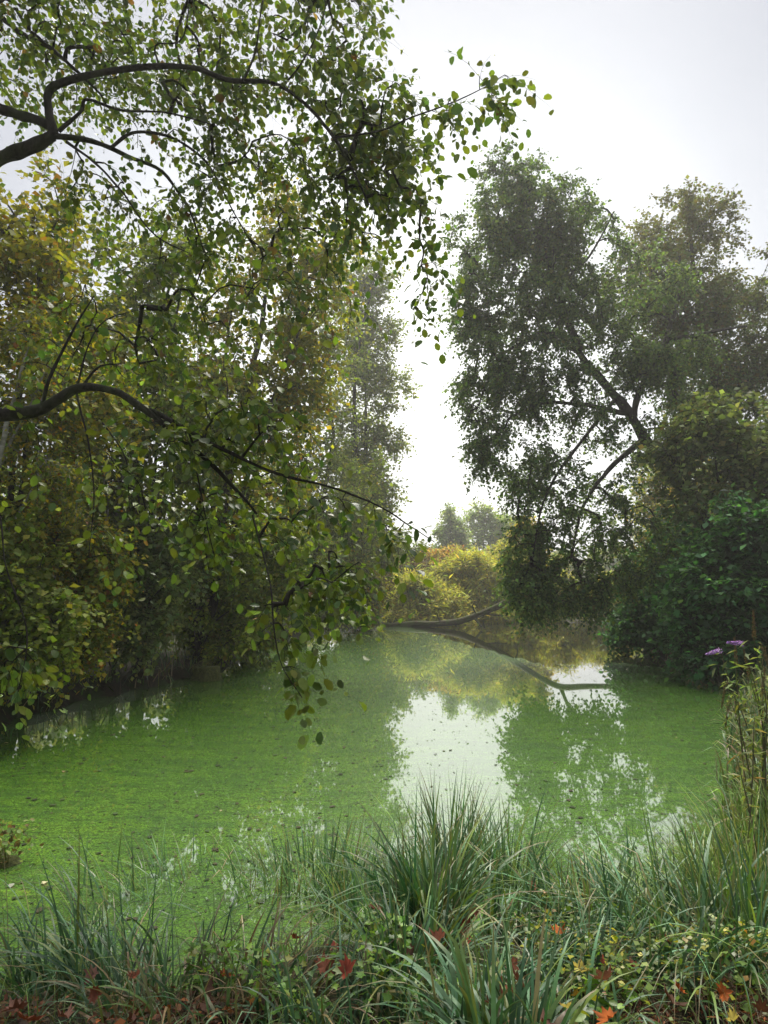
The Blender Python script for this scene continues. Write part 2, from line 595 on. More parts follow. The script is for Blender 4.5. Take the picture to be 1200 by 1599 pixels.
def tree(name, label, base, limbs, blobs, n_cl, twig, n_tw, n_lf, leaf, size, pal, mat=None, bark=None, group=None, cat='tree',
         droop=.5, bias=(0, 0, -.3), r0=.006, clump=1.0, seed=1, tubes_fine=True, singles=0, part_names=('trunk', 'limb'),
         tint_fn=None, jit=.6, crown_name='crown', zmin=.12, attach_z=None, var=.26):
    """limbs: list of (polyline, r_start, r_end); the first is the trunk"""
    r = np.random.default_rng(seed * 7 + 5)
    mat = mat or M_leaf_soft
    bark = bark or M_bark
    root = empty(name, tuple(base), label, cat, group)
    nodes = []
    for li, (pl, ra, rb) in enumerate(limbs):
        L = np.linalg.norm(np.diff(np.asarray(pl), axis=0), axis=1).sum()
        K = int(np.clip(L / .06 if L < 5 else 36, 10, 60))
        c = smooth_path(pl, K)
        wob = noise3(c, 2.2 / max(L / 6, .6), seed + li)[:, None] * A(1, .6, .5) * min(ra * .6, .12)
        wob[0] = 0
        c = c + wob + noise3(c, 2.5 / max(ra * 6, .25), seed + 31 + li)[:, None] * A(.5, .5, 1) * ra * .30 * np.linspace(0, 1, K)[:, None] ** .3
        rr = ra + (rb - ra) * np.linspace(0, 1, K) ** .8
        rr = rr * (1 + .07 * np.sin(np.linspace(0, 30, K) + li) + .10 * noise3(c, 1.2 / max(ra, .03), seed + 9))
        if li == 0:
            rr = rr * (1 + .6 * np.exp(-np.arange(K) / K * 14))
        b = Bag()
        tubes(b, c[None], rr[None], 10 if ra > .03 else 6)
        b.build(part_names[0] if li == 0 else part_names[1], bark, root, smooth=True)
        nodes.append(c[::2] if li else c[K // 3::2])
    nodes = np.concatenate(nodes)
    cl = crown_points(blobs, n_cl, r, clump, seed)
    cl[:, 2] = np.maximum(cl[:, 2], zmin)
    # join every spray to the nearest wood, the closest first, so that boughs divide outwards
    d0 = np.min(np.linalg.norm(cl[:, None] - nodes[None], axis=2), axis=1) if n_cl * len(nodes) < 4e6 else np.linalg.norm(cl - nodes.mean(0), axis=1)
    cl = cl[np.argsort(d0)]
    KC = 6
    N0 = len(nodes)
    buf = np.empty((N0 + n_cl * 3, 3)); buf[:N0] = nodes
    par = np.full(N0 + n_cl * 3, -1)
    cnt = np.zeros(N0 + n_cl * 3)
    m_ = N0
    chains, ends = [], []
    for c in cl:
        d = np.linalg.norm(buf[:m_] - c, axis=1)
        d = d + .35 * np.maximum(buf[:m_, 2] - c[2], 0) * (1 if droop < .3 else 0)
        k = int(np.argmin(d))
        a = buf[k]
        v = c - a
        L = np.linalg.norm(v)
        mid = (a + c) / 2 + r.normal(size=3) * L * .10 + A(0, 0, .16 * L)
        ch = smooth_path([a, mid, c], KC)
        chains.append(ch)
        ends.append((k, m_))
        for q, idx in enumerate((2, 4, 5)):
            buf[m_] = ch[idx]
            par[m_] = k if q == 0 else m_ - 1
            m_ += 1
    # thickness from what each bough carries
    last = np.arange(N0 + 2, m_, 3)
    cnt[last] = 1
    for i in range(m_ - 1, N0 - 1, -1):
        if par[i] >= N0:
            cnt[par[i]] += cnt[i]
    ch = np.array(chains)
    n_c = len(ch)
    Rr = np.empty((n_c, KC))
    i3 = N0 + 3 * np.arange(n_c)
    ra = r0 * np.maximum(cnt[i3], 1) ** .5
    rb = r0 * .6 * np.maximum(cnt[i3 + 2], 1) ** .5
    Rr = ra[:, None] + (rb - ra)[:, None] * np.linspace(0, 1, KC)[None]
    bt = Bag()
    tubes(bt, ch, Rr, 5 if size > .05 else 4)
    # leafy twigs
    cen = np.mean(cl, axis=0)
    M = n_c * n_tw
    s = np.repeat(np.arange(n_c), n_tw)
    tt = r.uniform(.35, 1, M)
    idx = np.clip((tt * (KC - 1)).astype(int), 0, KC - 2)
    fr = (tt * (KC - 1) - idx)[:, None]
    st = ch[s, idx] * (1 - fr) + ch[s, idx + 1] * fr
    outd = unit(ch[s, -1] - ch[s, 0])
    d = unit(outd * .7 + r.normal(size=(M, 3)) * .75 + np.array(bias) + unit(st - cen) * .25)
    Lw = twig * r.uniform(.5, 1.25, M)
    u = np.linspace(0, 1, 4)
    C = st[:, None] + d[:, None] * (Lw[:, None] * u)[..., None]
    C = C + r.normal(size=(M, 1, 3)) * (Lw[:, None] * u ** 2)[..., None] * .15
    C[..., 2] -= droop * (Lw[:, None] * u[None] ** 2) * .6
    if tubes_fine:
        tubes(bt, C, np.broadcast_to(r0 * .38 * (1 - .6 * u), (M, 4)), 3)
    bt.build('twigs', bark, root, smooth=True, kind='stuff')
    # leaves along the twigs, alternate sides
    NL = M * n_lf
    sw = np.repeat(np.arange(M), n_lf)
    t_ = np.tile((np.arange(n_lf) + .6) / n_lf, M) * .97
    t_ = np.clip(t_ + r.uniform(-.5, .5, NL) / n_lf, .05, 1)
    i_ = np.clip((t_ * 3).astype(int), 0, 2)
    f_ = (t_ * 3 - i_)[:, None]
    Q = C[sw, i_] * (1 - f_) + C[sw, i_ + 1] * f_
    ax = unit(C[sw, i_ + 1] - C[sw, i_])
    side = unit(np.cross(ax, A(0, 0, 1) + r.normal(size=(NL, 3)) * .5)) * np.where(np.tile(np.arange(n_lf) % 2, M) == 0, 1, -1)[:, None]
    D = unit(ax * .55 + side * .8 + A(0, 0, -.35 * min(droop + .3, 1)) + r.normal(size=(NL, 3)) * .3)
    S = size * np.clip(r.normal(1, .32, NL), .35, 1.8)
    Q = Q + D * (S * .22)[:, None]
    ok = Q[:, 2] > .03
    Q, D, S = Q[ok], D[ok], S[ok]
    T = pick(pal, len(Q), r, var)
    hue = noise3(Q, 1.1 * clump, seed + 40)[:, None]
    T = T * (1 + .22 * hue * A(1.0, .8, .6))
    if tint_fn is not None:
        T = tint_fn(Q, T, r)
    T = np.clip(T, .004, .8)
    bl = Bag()
    if singles:
        vis, dep = in_view(Q)
        score = np.where(vis, S / dep, 0)
        top = np.argsort(-score)[:singles]
        rest = np.ones(len(Q), bool); rest[top] = False
        leaves(bl, Q[rest], D[rest], S[rest], T[rest], leaf, r, jit=jit)
        tv, tf = LEAF[leaf]
        var = []
        for k in range(10):
            tcol = pick(pal, 1, r)[0]
            var.append(make_mesh('leaf', tv * (1, r.uniform(.85, 1.1), r.uniform(.6, 1.8)), [np.array(tf)], mat, np.tile(tcol, (len(tv), 1)), smooth=True))
        Xf, Yf, Zf = frames(D[top], A(0, 0, 1), r, jit)
        b0 = np.array(root.location)
        for j, q in enumerate(top):
            o = bpy.data.objects.new('leaf', var[j % 10])
            Mx = Matrix(((Xf[j, 0], Yf[j, 0], Zf[j, 0]), (Xf[j, 1], Yf[j, 1], Zf[j, 1]), (Xf[j, 2], Yf[j, 2], Zf[j, 2]))).to_4x4()
            o.matrix_basis = Matrix.Translation(Q[q] - b0) @ Mx @ Matrix.Scale(float(S[q]), 4)
            COL.objects.link(o)
            o.parent = root
    else:
        leaves(bl, Q, D, S, T, leaf, r, jit=jit)
    bl.build(crown_name, mat, root, smooth=(leaf == 'round'), kind='stuff')
    return root


G_ALDER = [((.11, .155, .020), 4), ((.145, .185, .022), 3), ((.060, .105, .026), 3), ((.13, .14, .02), .5), ((.16, .09, .03), .12)]
G_ALDER_R = [((.095, .155, .052), 5), ((.14, .20, .060), 3), ((.055, .095, .040), 3), ((.10, .11, .03), .5)]
G_MAPLE = [((.22, .21, .022), 4), ((.15, .18, .022), 4), ((.32, .24, .022), 2), ((.09, .13, .022), 3), ((.24, .10, .02), .4)]
G_HAZEL = [((.14, .18, .024), 4), ((.19, .22, .03), 2), ((.09, .13, .022), 3), ((.18, .16, .03), .7)]
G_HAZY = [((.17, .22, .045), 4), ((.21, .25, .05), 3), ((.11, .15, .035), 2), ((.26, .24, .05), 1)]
G_DARK = [((.040, .12, .042), 5), ((.065, .16, .050), 3), ((.030, .075, .030), 3)]
G_PALE = [((.13, .17, .065), 4), ((.19, .22, .08), 2), ((.09, .13, .045), 3), ((.17, .15, .05), .6)]
G_WILLOW = [((.38, .38, .09), 4), ((.44, .40, .09), 3), ((.27, .31, .08), 3), ((.38, .30, .08), 1)]
G_ORANGE = [((.44, .30, .11), 4), ((.40, .34, .11), 3), ((.36, .15, .05), 1.5), ((.20, .20, .05), 1)]
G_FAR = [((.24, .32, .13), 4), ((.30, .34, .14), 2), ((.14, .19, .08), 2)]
G_BROWN = [((.11, .075, .035), 3), ((.07, .055, .03), 3), ((.15, .12, .04), 1)]


def pp(*pts):
    return [P(*q) for q in pts]


# near alder whose trunk stands just outside the frame on the left and whose boughs hang over the pond
nb = A(-4.3, 4.2, .55)
near_limbs = [
    ([nb, nb + A(.1, .1, 2.0), nb + A(.0, .2, 4.0), nb + A(-.1, .3, 6.2)], .26, .10),
    ([nb + A(.0, .15, 3.0)] + pp((-140, 300, 4.6), (0, 250, 4.6), (50, 230, 4.6), (85, 210, 4.6)), .0720, .0446),
    (pp((85, 212, 4.6), (78, 175, 4.6), (80, 140, 4.6), (120, 123, 4.55), (180, 110, 4.5), (250, 103, 4.5), (310, 107, 4.45), (360, 125, 4.4), (425, 130, 4.35), (480, 165, 4.3), (520, 215, 4.2), (548, 262, 4.2), (575, 320, 4.2)), .0374, .0072),
    (pp((85, 212, 4.6), (140, 220, 4.7), (200, 243, 4.8), (255, 270, 4.9), (300, 335, 5.0), (330, 420, 5.1)), .0259, .0065),
    (pp((172, 232, 4.75), (210, 207, 4.8), (270, 215, 4.85), (320, 250, 4.9), (350, 300, 5.0), (400, 392, 5.1)), .0158, .0050),
    ([nb + A(.0, .2, 4.0)] + pp((-100, 150, 4.8), (0, 170, 4.7), (40, 182, 4.65), (82, 196, 4.6)), .0504, .0324),
    (pp((92, 205, 4.6), (125, 175, 4.6), (135, 155, 4.6), (190, 172, 4.6), (260, 176, 4.6), (335, 195, 4.6)), .0173, .0050),
    (pp((105, 222, 4.65), (150, 255, 4.5), (190, 300, 4.4), (240, 365, 4.4), (295, 395, 4.4)), .0130, .0043),
    ([nb + A(.0, .25, 5.2)] + pp((-60, 10, 5.4), (50, 60, 5.2), (110, 100, 5.0), (160, 150, 5.0)), .0360, .0086),
    (pp((248, 103, 4.5), (244, 70, 4.5), (285, 60, 4.5), (300, -20, 4.5)), .0101, .0043),
    (pp((380, 125, 4.38), (400, 80, 4.4), (408, 20, 4.4), (420, -60, 4.4)), .0101, .0043),
    (pp((440, 138, 4.33), (470, 100, 4.3), (500, 40, 4.2), (520, -40, 4.2)), .0086, .0036),
    (pp((520, 215, 4.2), (590, 205, 4.0), (640, 184, 3.9), (700, 163, 3.8), (750, 140, 3.75), (788, 117, 3.7)), .0086, .0022),
    ([nb + A(.05, .1, 1.6)] + pp((-150, 640, 4.3), (0, 645, 4.2), (60, 640, 4.2), (95, 622, 4.2), (130, 604, 4.2), (185, 608, 4.1), (235, 640, 4.05), (290, 690, 4.0), (345, 745, 4.0), (395, 805, 4.0)), .0612, .0086),
    (pp((62, 640, 4.2), (78, 590, 4.2), (118, 510, 4.2), (147, 462, 4.2)), .0158, .0043),
    (pp((130, 604, 4.2), (155, 573, 4.2), (190, 568, 4.15)), .0108, .0043),
    (pp((122, 600, 4.2), (138, 540, 4.3), (165, 500, 4.4), (230, 480, 4.5)), .0079, .0029),
    (pp((120, 612, 4.2), (138, 690, 4.1), (146, 770, 4.1), (140, 870, 4.1)), .0079, .0029),
    (pp((160, 660, 4.15), (195, 715, 4.1), (203, 795, 4.1)), .0065, .0029),
    (pp((235, 640, 4.05), (330, 692, 3.9), (430, 738, 3.8), (520, 762, 3.7), (600, 795, 3.7), (680, 845, 3.7)), .0173, .0029),
    (pp((300, 700, 4.0), (318, 790, 3.9), (335, 870, 3.9)), .0072, .0029),
    (pp((395, 805, 4.0), (420, 900, 3.6), (428, 980, 3.4), (440, 1040, 3.35), (472, 1090, 3.3)), .0072, .0022),
    (pp((-90, 690, 4.25), (-10, 780, 3.9), (10, 880, 3.7), (42, 985, 3.6), (30, 1080, 3.5)), .0072, .0029),
    ([nb + A(.0, .25, 5.6), nb + A(1.2, -1.5, 6.3), nb + A(2.6, -2.6, 6.4)], .09, .02),
]
near_blobs = [(60, 60, 170, 130, 5.6, 1.0), (230, 60, 160, 110, 5.4, .9), (400, 60, 140, 90, 5.0, .7), (520, 40, 75, 90, 4.6, .5),
              (330, 190, 180, 90, 5.2, .7, .8), (510, 190, 100, 100, 4.6, .5), (600, 210, 60, 110, 4.4, .4), (630, 340, 55, 90, 4.3, .4), (660, 430, 26, 55, 4.2, .3, 1.2),
              (200, 330, 160, 80, 5.2, .7, .6), (400, 330, 160, 100, 5.1, .7, .8), (540, 330, 90, 90, 4.7, .5),
              (120, 520, 150, 90, 4.8, .7, .5), (320, 500, 170, 100, 4.9, .8, .65), (490, 480, 100, 80, 4.8, .6, .6),
              (90, 720, 120, 90, 4.6, .5, .35), (300, 680, 150, 90, 3.9, .4, .6), (450, 690, 110, 80, 3.8, .4, .5), (590, 812, 88, 34, 3.7, .3, 1.1), (430, 800, 150, 80, 4.1, .6, .6),
              (220, 830, 150, 80, 4.3, .6, .22), (500, 900, 90, 55, 3.9, .4, .6), (425, 985, 26, 60, 3.5, .12, 1.1), (452, 1055, 14, 22, 3.35, .06, 1.3), (20, 1020, 40, 50, 3.7, .3, .5), (-230, -330, 330, 230, 3.6, 1.6, 1.1), (200, -420, 380, 170, 4.2, 1.5, 1.1), (-400, 200, 150, 400, 4.2, 1.2, .4),
              (60, 900, 80, 50, 4.1, .4, .2), (770, 140, 38, 26, 3.75, .12, .45), (690, 170, 36, 22, 3.8, .1, .5), (650, 850, 40, 18, 3.7, .12)]
near_alder = tree('alder_tree', 'near alder with dark gnarled boughs and round leaves hanging over the pond from the left', nb,
     near_limbs, near_blobs, 1480, .30, 4, 6, 'round', .050, G_ALDER, M_leaf, droop=.7, bias=(.35, 0, -.55), r0=.0035,
     clump=1.6, seed=3, singles=300, zmin=.35)

# big leaning alder on the right bank
rb_ = P(1150, 1000, 20); rb_[2] = float(ground_z(rb_[0], rb_[1]))
r1_limbs = [
    ([rb_] + pp((1150, 920, 20), (1110, 830, 20), (1062, 752, 20), (1015, 695, 20), (985, 655, 20), (958, 622, 20), (930, 582, 19.8), (903, 545, 19.6)), .27, .11),
    (pp((905, 548, 19.6), (885, 490, 19.5), (855, 410, 19.4), (825, 320, 19.4), (802, 240, 19.4)), .16, .03),
    (pp((988, 660, 20), (1000, 610, 20), (1038, 538, 20), (1100, 520, 20), (1165, 510, 20.5)), .12, .04),
    (pp((1038, 540, 20), (1058, 470, 20.4), (1062, 400, 20.6)), .10, .03),
    (pp((975, 645, 20), (910, 632, 19.4), (850, 630, 19), (800, 650, 18.8)), .09, .03),
    (pp((1000, 690, 20), (950, 735, 19.4), (912, 790, 19), (890, 880, 18.6)), .10, .03),
    (pp((905, 548, 19.6), (840, 530, 19.3), (780, 560, 19), (745, 640, 18.8)), .09, .02),
    (pp((870, 450, 19.4), (920, 400, 19.6), (960, 330, 19.8)), .06, .02),
    (pp((840, 370, 19.4), (770, 360, 19.2), (720, 400, 19)), .06, .02),
    (pp((960, 625, 20), (900, 700, 18.9), (850, 780, 18.5), (830, 880, 18.2)), .07, .02),
]
r1_blobs = [(800, 290, 55, 60, 19.4, 1.6), (770, 370, 75, 70, 19.2, 1.8), (860, 350, 80, 70, 19.5, 1.8), (930, 330, 45, 35, 19.8, .8), (745, 480, 45, 70, 19, 1.4), (820, 470, 95, 85, 19.2, 2),
            (920, 480, 60, 60, 19.6, 1.6), (760, 590, 55, 85, 18.8, 1.6), (850, 590, 80, 70, 19, 1.8), (765, 690, 38, 60, 18.7, 1.0), (850, 740, 70, 70, 18.7, 1.6),
            (830, 860, 42, 90, 18.3, 1.2), (900, 840, 70, 80, 18.8, 1.6), (960, 780, 70, 60, 19.3, 1.6), (980, 560, 60, 50, 20, 1.4), (850, 920, 50, 55, 18.2, 1.0),
            (950, 890, 70, 60, 18.8, 1.4), (1060, 560, 60, 50, 20.4, 1.4), (1020, 700, 70, 60, 19.6, 1.6),
            (825, 925, 36, 44, 18.2, .9), (870, 870, 50, 60, 18.4, 1.2), (1000, 850, 60, 60, 19.4, 1.4), (930, 930, 50, 32, 18.6, 1.0), (960, 430, 55, 50, 19.8, 1.4), (900, 400, 60, 50, 19.5, 1.4), (960, 500, 60, 50, 19.6, 1.4), (940, 650, 60, 60, 19.2, 1.4), (1000, 470, 40, 40, 19.8, 1.2), (975, 375, 40, 45, 19.8, 1.2), (1010, 560, 40, 40, 19.4, 1.0), (1040, 430, 50, 50, 20, 1.2), (1070, 640, 60, 50, 19.4, 1.4)]
tree('alder_tree', 'tall dark alder leaning left over the pond from the right bank with a forked trunk', rb_, r1_limbs, r1_blobs,
     1080, .62, 10, 12, 'wide', .088, G_ALDER_R, droop=.7, bias=(-.15, 0, -.35), r0=.012, clump=.62, seed=5)

b2 = P(1180, 1000, 25); b2[2] = float(ground_z(b2[0], b2[1]))


def brown_tops(lo, hi, col):
    def fn(Q, T, r):
        w = np.clip((Q[:, 2] - lo) / (hi - lo), 0, 1)[:, None] * r.uniform(.2, 1, (len(Q), 1))
        return T * (1 - w) + A(*col) * w
    return fn


tree('alder_tree', 'rounder olive topped alder behind the leaning one at the right edge', b2,
     [([b2] + pp((1170, 900, 25), (1140, 700, 25), (1100, 520, 25), (1080, 380, 25), (1072, 300, 25)), .3, .03),
      (pp((1130, 640, 25), (1180, 560, 25), (1210, 480, 25)), .1, .03), (pp((1100, 520, 25), (1030, 440, 25), (1000, 390, 25)), .09, .02)],
     [(1065, 370, 80, 65, 25, 2.4), (1010, 430, 60, 60, 24.6, 2), (1110, 440, 80, 60, 25, 2.4), (1170, 460, 60, 70, 25, 2), (1050, 500, 90, 60, 24.6, 2.2), (1160, 570, 70, 70, 25, 2.2),
      (1100, 600, 80, 60, 25, 2), (1068, 315, 22, 22, 25, .5), (1230, 520, 70, 100, 25, 2), (1180, 690, 80, 70, 25, 2)],
     420, .9, 11, 14, 'wide', .115, G_ALDER_R + [((.13, .11, .035), 3)], droop=.5, r0=.014, clump=.5, seed=6, tint_fn=brown_tops(9, 17, (.14, .12, .04)))


# ---- other woody plants: a base, a few stems and a crown ------------------------------------
def plant(name, label, cat, px, depth, blobs, n_cl, twig, n_tw, n_lf, leaf, size, pal, seed, stems=1, rstem=.1, group=None, bark=None,
          mat=None, droop=.4, bias=(0, 0, -.2), clump=.8, r0=None, tint_fn=None, x0=None, lean=0., names=('trunk', 'limb'), **kw):
    r = np.random.default_rng(seed + 77)
    base = P(px, 975, depth)
    while pond_sd(base[0], base[1]) < .35:
        base[0] += .25 if px > 800 else -.25
    base[2] = float(ground_z(base[0], base[1]))
    ws = [b[2] * b[3] for b in blobs]
    order = np.argsort(ws)[::-1]
    top = min(blobs, key=lambda b: b[1])
    tp = P(top[0], top[1] - top[3] * .4, top[4])
    limbs = [([base, base * .45 + tp * .55 + r.normal(size=3) * .06 * (tp[2] - base[2]) + A(lean, 0, 0), tp], rstem, rstem * .15)]
    for i in range(stems - 1):
        b = blobs[order[i % len(blobs)]]
        e = P(b[0] + r.uniform(-.5, .5) * b[2], b[1] + r.uniform(-.5, .2) * b[3], b[4])
        f = r.uniform(.05, .45) if stems < 6 else r.uniform(0, .1)
        a = base * (1 - f) + limbs[0][0][1] * f
        limbs.append(([a, (a + e) / 2 + A(0, 0, .12 * abs(e[2] - a[2])) + r.normal(size=3) * .08, e], rstem * .55, rstem * .12))
    return tree(name, label, base, limbs, blobs, n_cl, twig, n_tw, n_lf, leaf, size, pal, mat=mat, bark=bark, group=group, cat=cat, droop=droop,
                bias=bias, r0=r0 or max(.004, size * .09), clump=clump, seed=seed, tint_fn=tint_fn, part_names=names, **kw)


GL = 'trees along the left bank'
def gold(lo, hi, col=(.30, .26, .022)):
    def fn(Q, T, r):
        w = np.clip((Q[:, 2] - lo) / (hi - lo), 0, 1) * (.5 + .5 * noise3(Q, .9, 60)) * r.uniform(0, 1.1, len(Q))
        w = np.clip(w, 0, 1)[:, None]
        return T * (1 - w) + A(*col) * w
    return fn


plant('maple_tree', 'yellowing maple at the left edge behind the dark boughs', 'tree', 20, 11, [(30, 360, 110, 100, 11, 1.6), (60, 500, 130, 110, 11, 1.8), (-80, 450, 130, 160, 11, 2), (120, 640, 110, 90, 11, 1.6), (20, 720, 110, 90, 11, 1.5)],
      260, .7, 9, 10, 'wide', .105, G_MAPLE, 21, stems=5, rstem=.14, group=GL, tint_fn=gold(3, 8))
plant('maple_tree', 'golden topped maple in the middle of the left bank', 'tree', 400, 17, [(440, 370, 70, 70, 17, 1.5), (380, 450, 110, 90, 17, 2), (480, 480, 70, 90, 17, 1.6), (330, 600, 120, 100, 17, 2), (450, 620, 90, 100, 17, 2), (380, 760, 130, 80, 17, 2), (520, 400, 50, 60, 17, 1.2)],
      270, .8, 9, 10, 'wide', .12, G_MAPLE, 22, stems=6, rstem=.18, group=GL, tint_fn=gold(5, 12))
plant('hazel_tree', 'bushy green hazel between the two yellow maples', 'tree', 220, 14, [(220, 450, 90, 100, 14, 1.6), (180, 580, 130, 100, 14, 2), (280, 640, 110, 110, 14, 2), (200, 740, 140, 90, 14, 2), (100, 800, 120, 80, 13.5, 1.5), (290, 400, 60, 80, 14, 1.2)],
      270, .75, 9, 10, 'wide', .11, G_HAZEL, 23, stems=7, rstem=.10, group=GL)
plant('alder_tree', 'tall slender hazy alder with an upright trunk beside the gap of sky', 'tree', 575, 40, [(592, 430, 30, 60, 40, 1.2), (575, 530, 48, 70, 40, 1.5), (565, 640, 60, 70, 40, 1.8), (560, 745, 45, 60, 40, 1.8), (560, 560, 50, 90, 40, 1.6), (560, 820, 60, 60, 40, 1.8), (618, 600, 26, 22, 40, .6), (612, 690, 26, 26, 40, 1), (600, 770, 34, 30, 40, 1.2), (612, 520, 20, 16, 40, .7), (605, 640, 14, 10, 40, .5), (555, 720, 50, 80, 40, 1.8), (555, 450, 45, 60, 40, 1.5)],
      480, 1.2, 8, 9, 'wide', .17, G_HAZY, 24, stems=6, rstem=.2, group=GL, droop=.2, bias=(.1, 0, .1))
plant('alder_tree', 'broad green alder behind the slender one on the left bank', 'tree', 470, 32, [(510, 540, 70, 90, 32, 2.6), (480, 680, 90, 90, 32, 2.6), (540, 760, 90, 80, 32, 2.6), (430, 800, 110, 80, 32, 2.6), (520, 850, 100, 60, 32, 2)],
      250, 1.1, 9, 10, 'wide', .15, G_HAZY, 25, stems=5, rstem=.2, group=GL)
plant('birch_tree', 'slim birch with a pale trunk at the left edge', 'birch', 28, 9.5, [(50, 560, 80, 90, 9.5, 1), (20, 680, 80, 80, 9.5, 1), (90, 760, 60, 60, 9.5, .8)],
      90, .5, 7, 9, 'wide', .06, G_MAPLE, 26, stems=4, rstem=.085, group=GL, bark=M_birch)
plant('birch_tree', 'second pale stem leaning right among the hazels', 'birch', 150, 13, [(160, 620, 60, 70, 13, 1), (170, 520, 50, 60, 13, 1)],
      60, .5, 7, 8, 'wide', .07, G_HAZEL, 27, stems=3, rstem=.06, group=GL, bark=M_birch)

GS = 'shrubs along the left bank'
shrubs = [
    (-60, 9, [(-40, 900, 110, 100, 9, .9), (30, 980, 90, 60, 9, .8)], G_HAZEL, 'wide', .085, 'low mixed shrub reaching in from the left edge'),
    (90, 11, [(90, 880, 110, 80, 11, 1.1), (70, 990, 100, 60, 10.6, .8)], G_MAPLE, 'wide', .08, 'yellow tinged bramble bush under the birch'),
    (200, 13.6, [(200, 880, 110, 70, 13.6, 1.2), (190, 970, 90, 50, 13.2, .9)], G_PALE, 'wide', .10, 'pale leaved shrub under the hazel'),
    (310, 16.6, [(310, 890, 100, 80, 16.8, 1.4), (330, 985, 70, 40, 16.3, .9)], G_HAZEL, 'wide', .10, 'green shrub overhanging the mossy stump'),
    (385, 19, [(400, 890, 90, 80, 19.2, 1.4), (385, 980, 55, 42, 18.5, .9)], G_HAZEL, 'wide', .12, 'green bush right of the mossy stump'),
    (480, 26, [(470, 890, 80, 60, 27, 1.6), (500, 945, 50, 35, 27, 1.3)], G_HAZEL, 'wide', .12, 'green bush above the brown sedges of the left bank'),
    (560, 33, [(555, 900, 60, 45, 34, 1.6), (560, 940, 50, 35, 34, 1.4)], G_MAPLE, 'wide', .13, 'yellow green bush where the left bank meets the far bank'),
]
for i, (px, d, bl, pal, lf, sz, lab) in enumerate(shrubs):
    plant('shrub', lab, 'shrub', px, d, bl, 170, .5, 9, 11, lf, sz, pal, 40 + i, stems=8, rstem=.035, group=GS, names=('stem', 'stem'), droop=.5)

# ---- right bank --------------------------------------------------------------------------
GR = 'shrubs along the right bank'
plant('sallow_shrub', 'pale leaved sallow in front of the leaning trunk at the right edge', 'shrub', 1180, 17, [(1110, 680, 70, 60, 17, 1.2), (1180, 700, 80, 90, 17, 1.4), (1090, 770, 50, 50, 17, 1), (1220, 800, 80, 90, 17, 1.4), (1060, 700, 40, 40, 17, .8)],
      260, .6, 8, 9, 'wide', .14, G_PALE, 60, stems=6, rstem=.08, group=GR, names=('stem', 'stem'), var=.42)
plant('elder_shrub', 'large dark green shrub in tiers down to the duckweed on the right', 'shrub', 1180, 14.6, [(1170, 840, 80, 60, 14.8, 1.2), (1140, 920, 90, 60, 14.6, 1.2), (1110, 990, 75, 45, 14.6, 1.0), (1200, 960, 80, 80, 14.2, 1.2), (1140, 1020, 75, 28, 14.0, .8), (1070, 960, 40, 60, 16, .9)],
      420, .60, 8, 9, 'wide', .13, G_DARK, 61, stems=9, rstem=.05, group=GR, names=('stem', 'stem'), droop=.5, var=.42, jit=.35, clump=1.3)
plant('holly_shrub', 'near black bush at the water under the leaning alder', 'shrub', 1030, 21, [(1030, 910, 60, 60, 21, 1.4), (1000, 975, 50, 30, 21, 1.0), (1070, 850, 60, 50, 21, 1.3)],
      220, .6, 8, 10, 'wide', .13, G_DARK, 62, stems=7, rstem=.05, group=GR, names=('stem', 'stem'))
plant('maple_tree', 'yellow green tree showing through beneath the leaning alder', 'tree', 1040, 36, [(1040, 830, 50, 60, 36, 2.2), (1060, 780, 70, 70, 36, 2.2), (1040, 900, 50, 50, 36, 2)],
      260, .9, 9, 10, 'wide', .15, G_MAPLE, 64, stems=6, rstem=.15, group='trees behind the right bank')
plant('hawthorn_tree', 'brown and yellow tree behind the dark shrubs on the right', 'tree', 1120, 31, [(1100, 830, 80, 60, 31, 2.2), (1180, 780, 90, 80, 31, 2.2), (1110, 900, 80, 50, 31, 2), (1040, 880, 60, 40, 31, 2)],
      260, .9, 9, 10, 'wide', .14, G_MAPLE + G_BROWN, 65, stems=6, rstem=.15, group='trees behind the right bank')
plant('willow_shrub', 'low yellow willow at the open water on the far right of the pond', 'shrub', 880, 43.5, [(870, 930, 45, 35, 43.5, 2), (940, 935, 50, 30, 44.5, 2)],
      160, .9, 9, 10, 'lance', .3, G_WILLOW, 66, stems=9, rstem=.06, names=('stem', 'stem'), bias=(0, 0, .5), group='bushes along the far bank')

plant('alder_shrub', 'alder bushes stepping down from the slender alder to the far bank', 'bush', 575, 39.5, [(560, 800, 45, 50, 40, 1.8), (600, 862, 34, 24, 40, 1.6), (570, 860, 55, 40, 40, 1.8)],
      200, 1.0, 8, 9, 'wide', .16, G_HAZY, 70, stems=8, rstem=.08, group=GS, names=('stem', 'stem'))
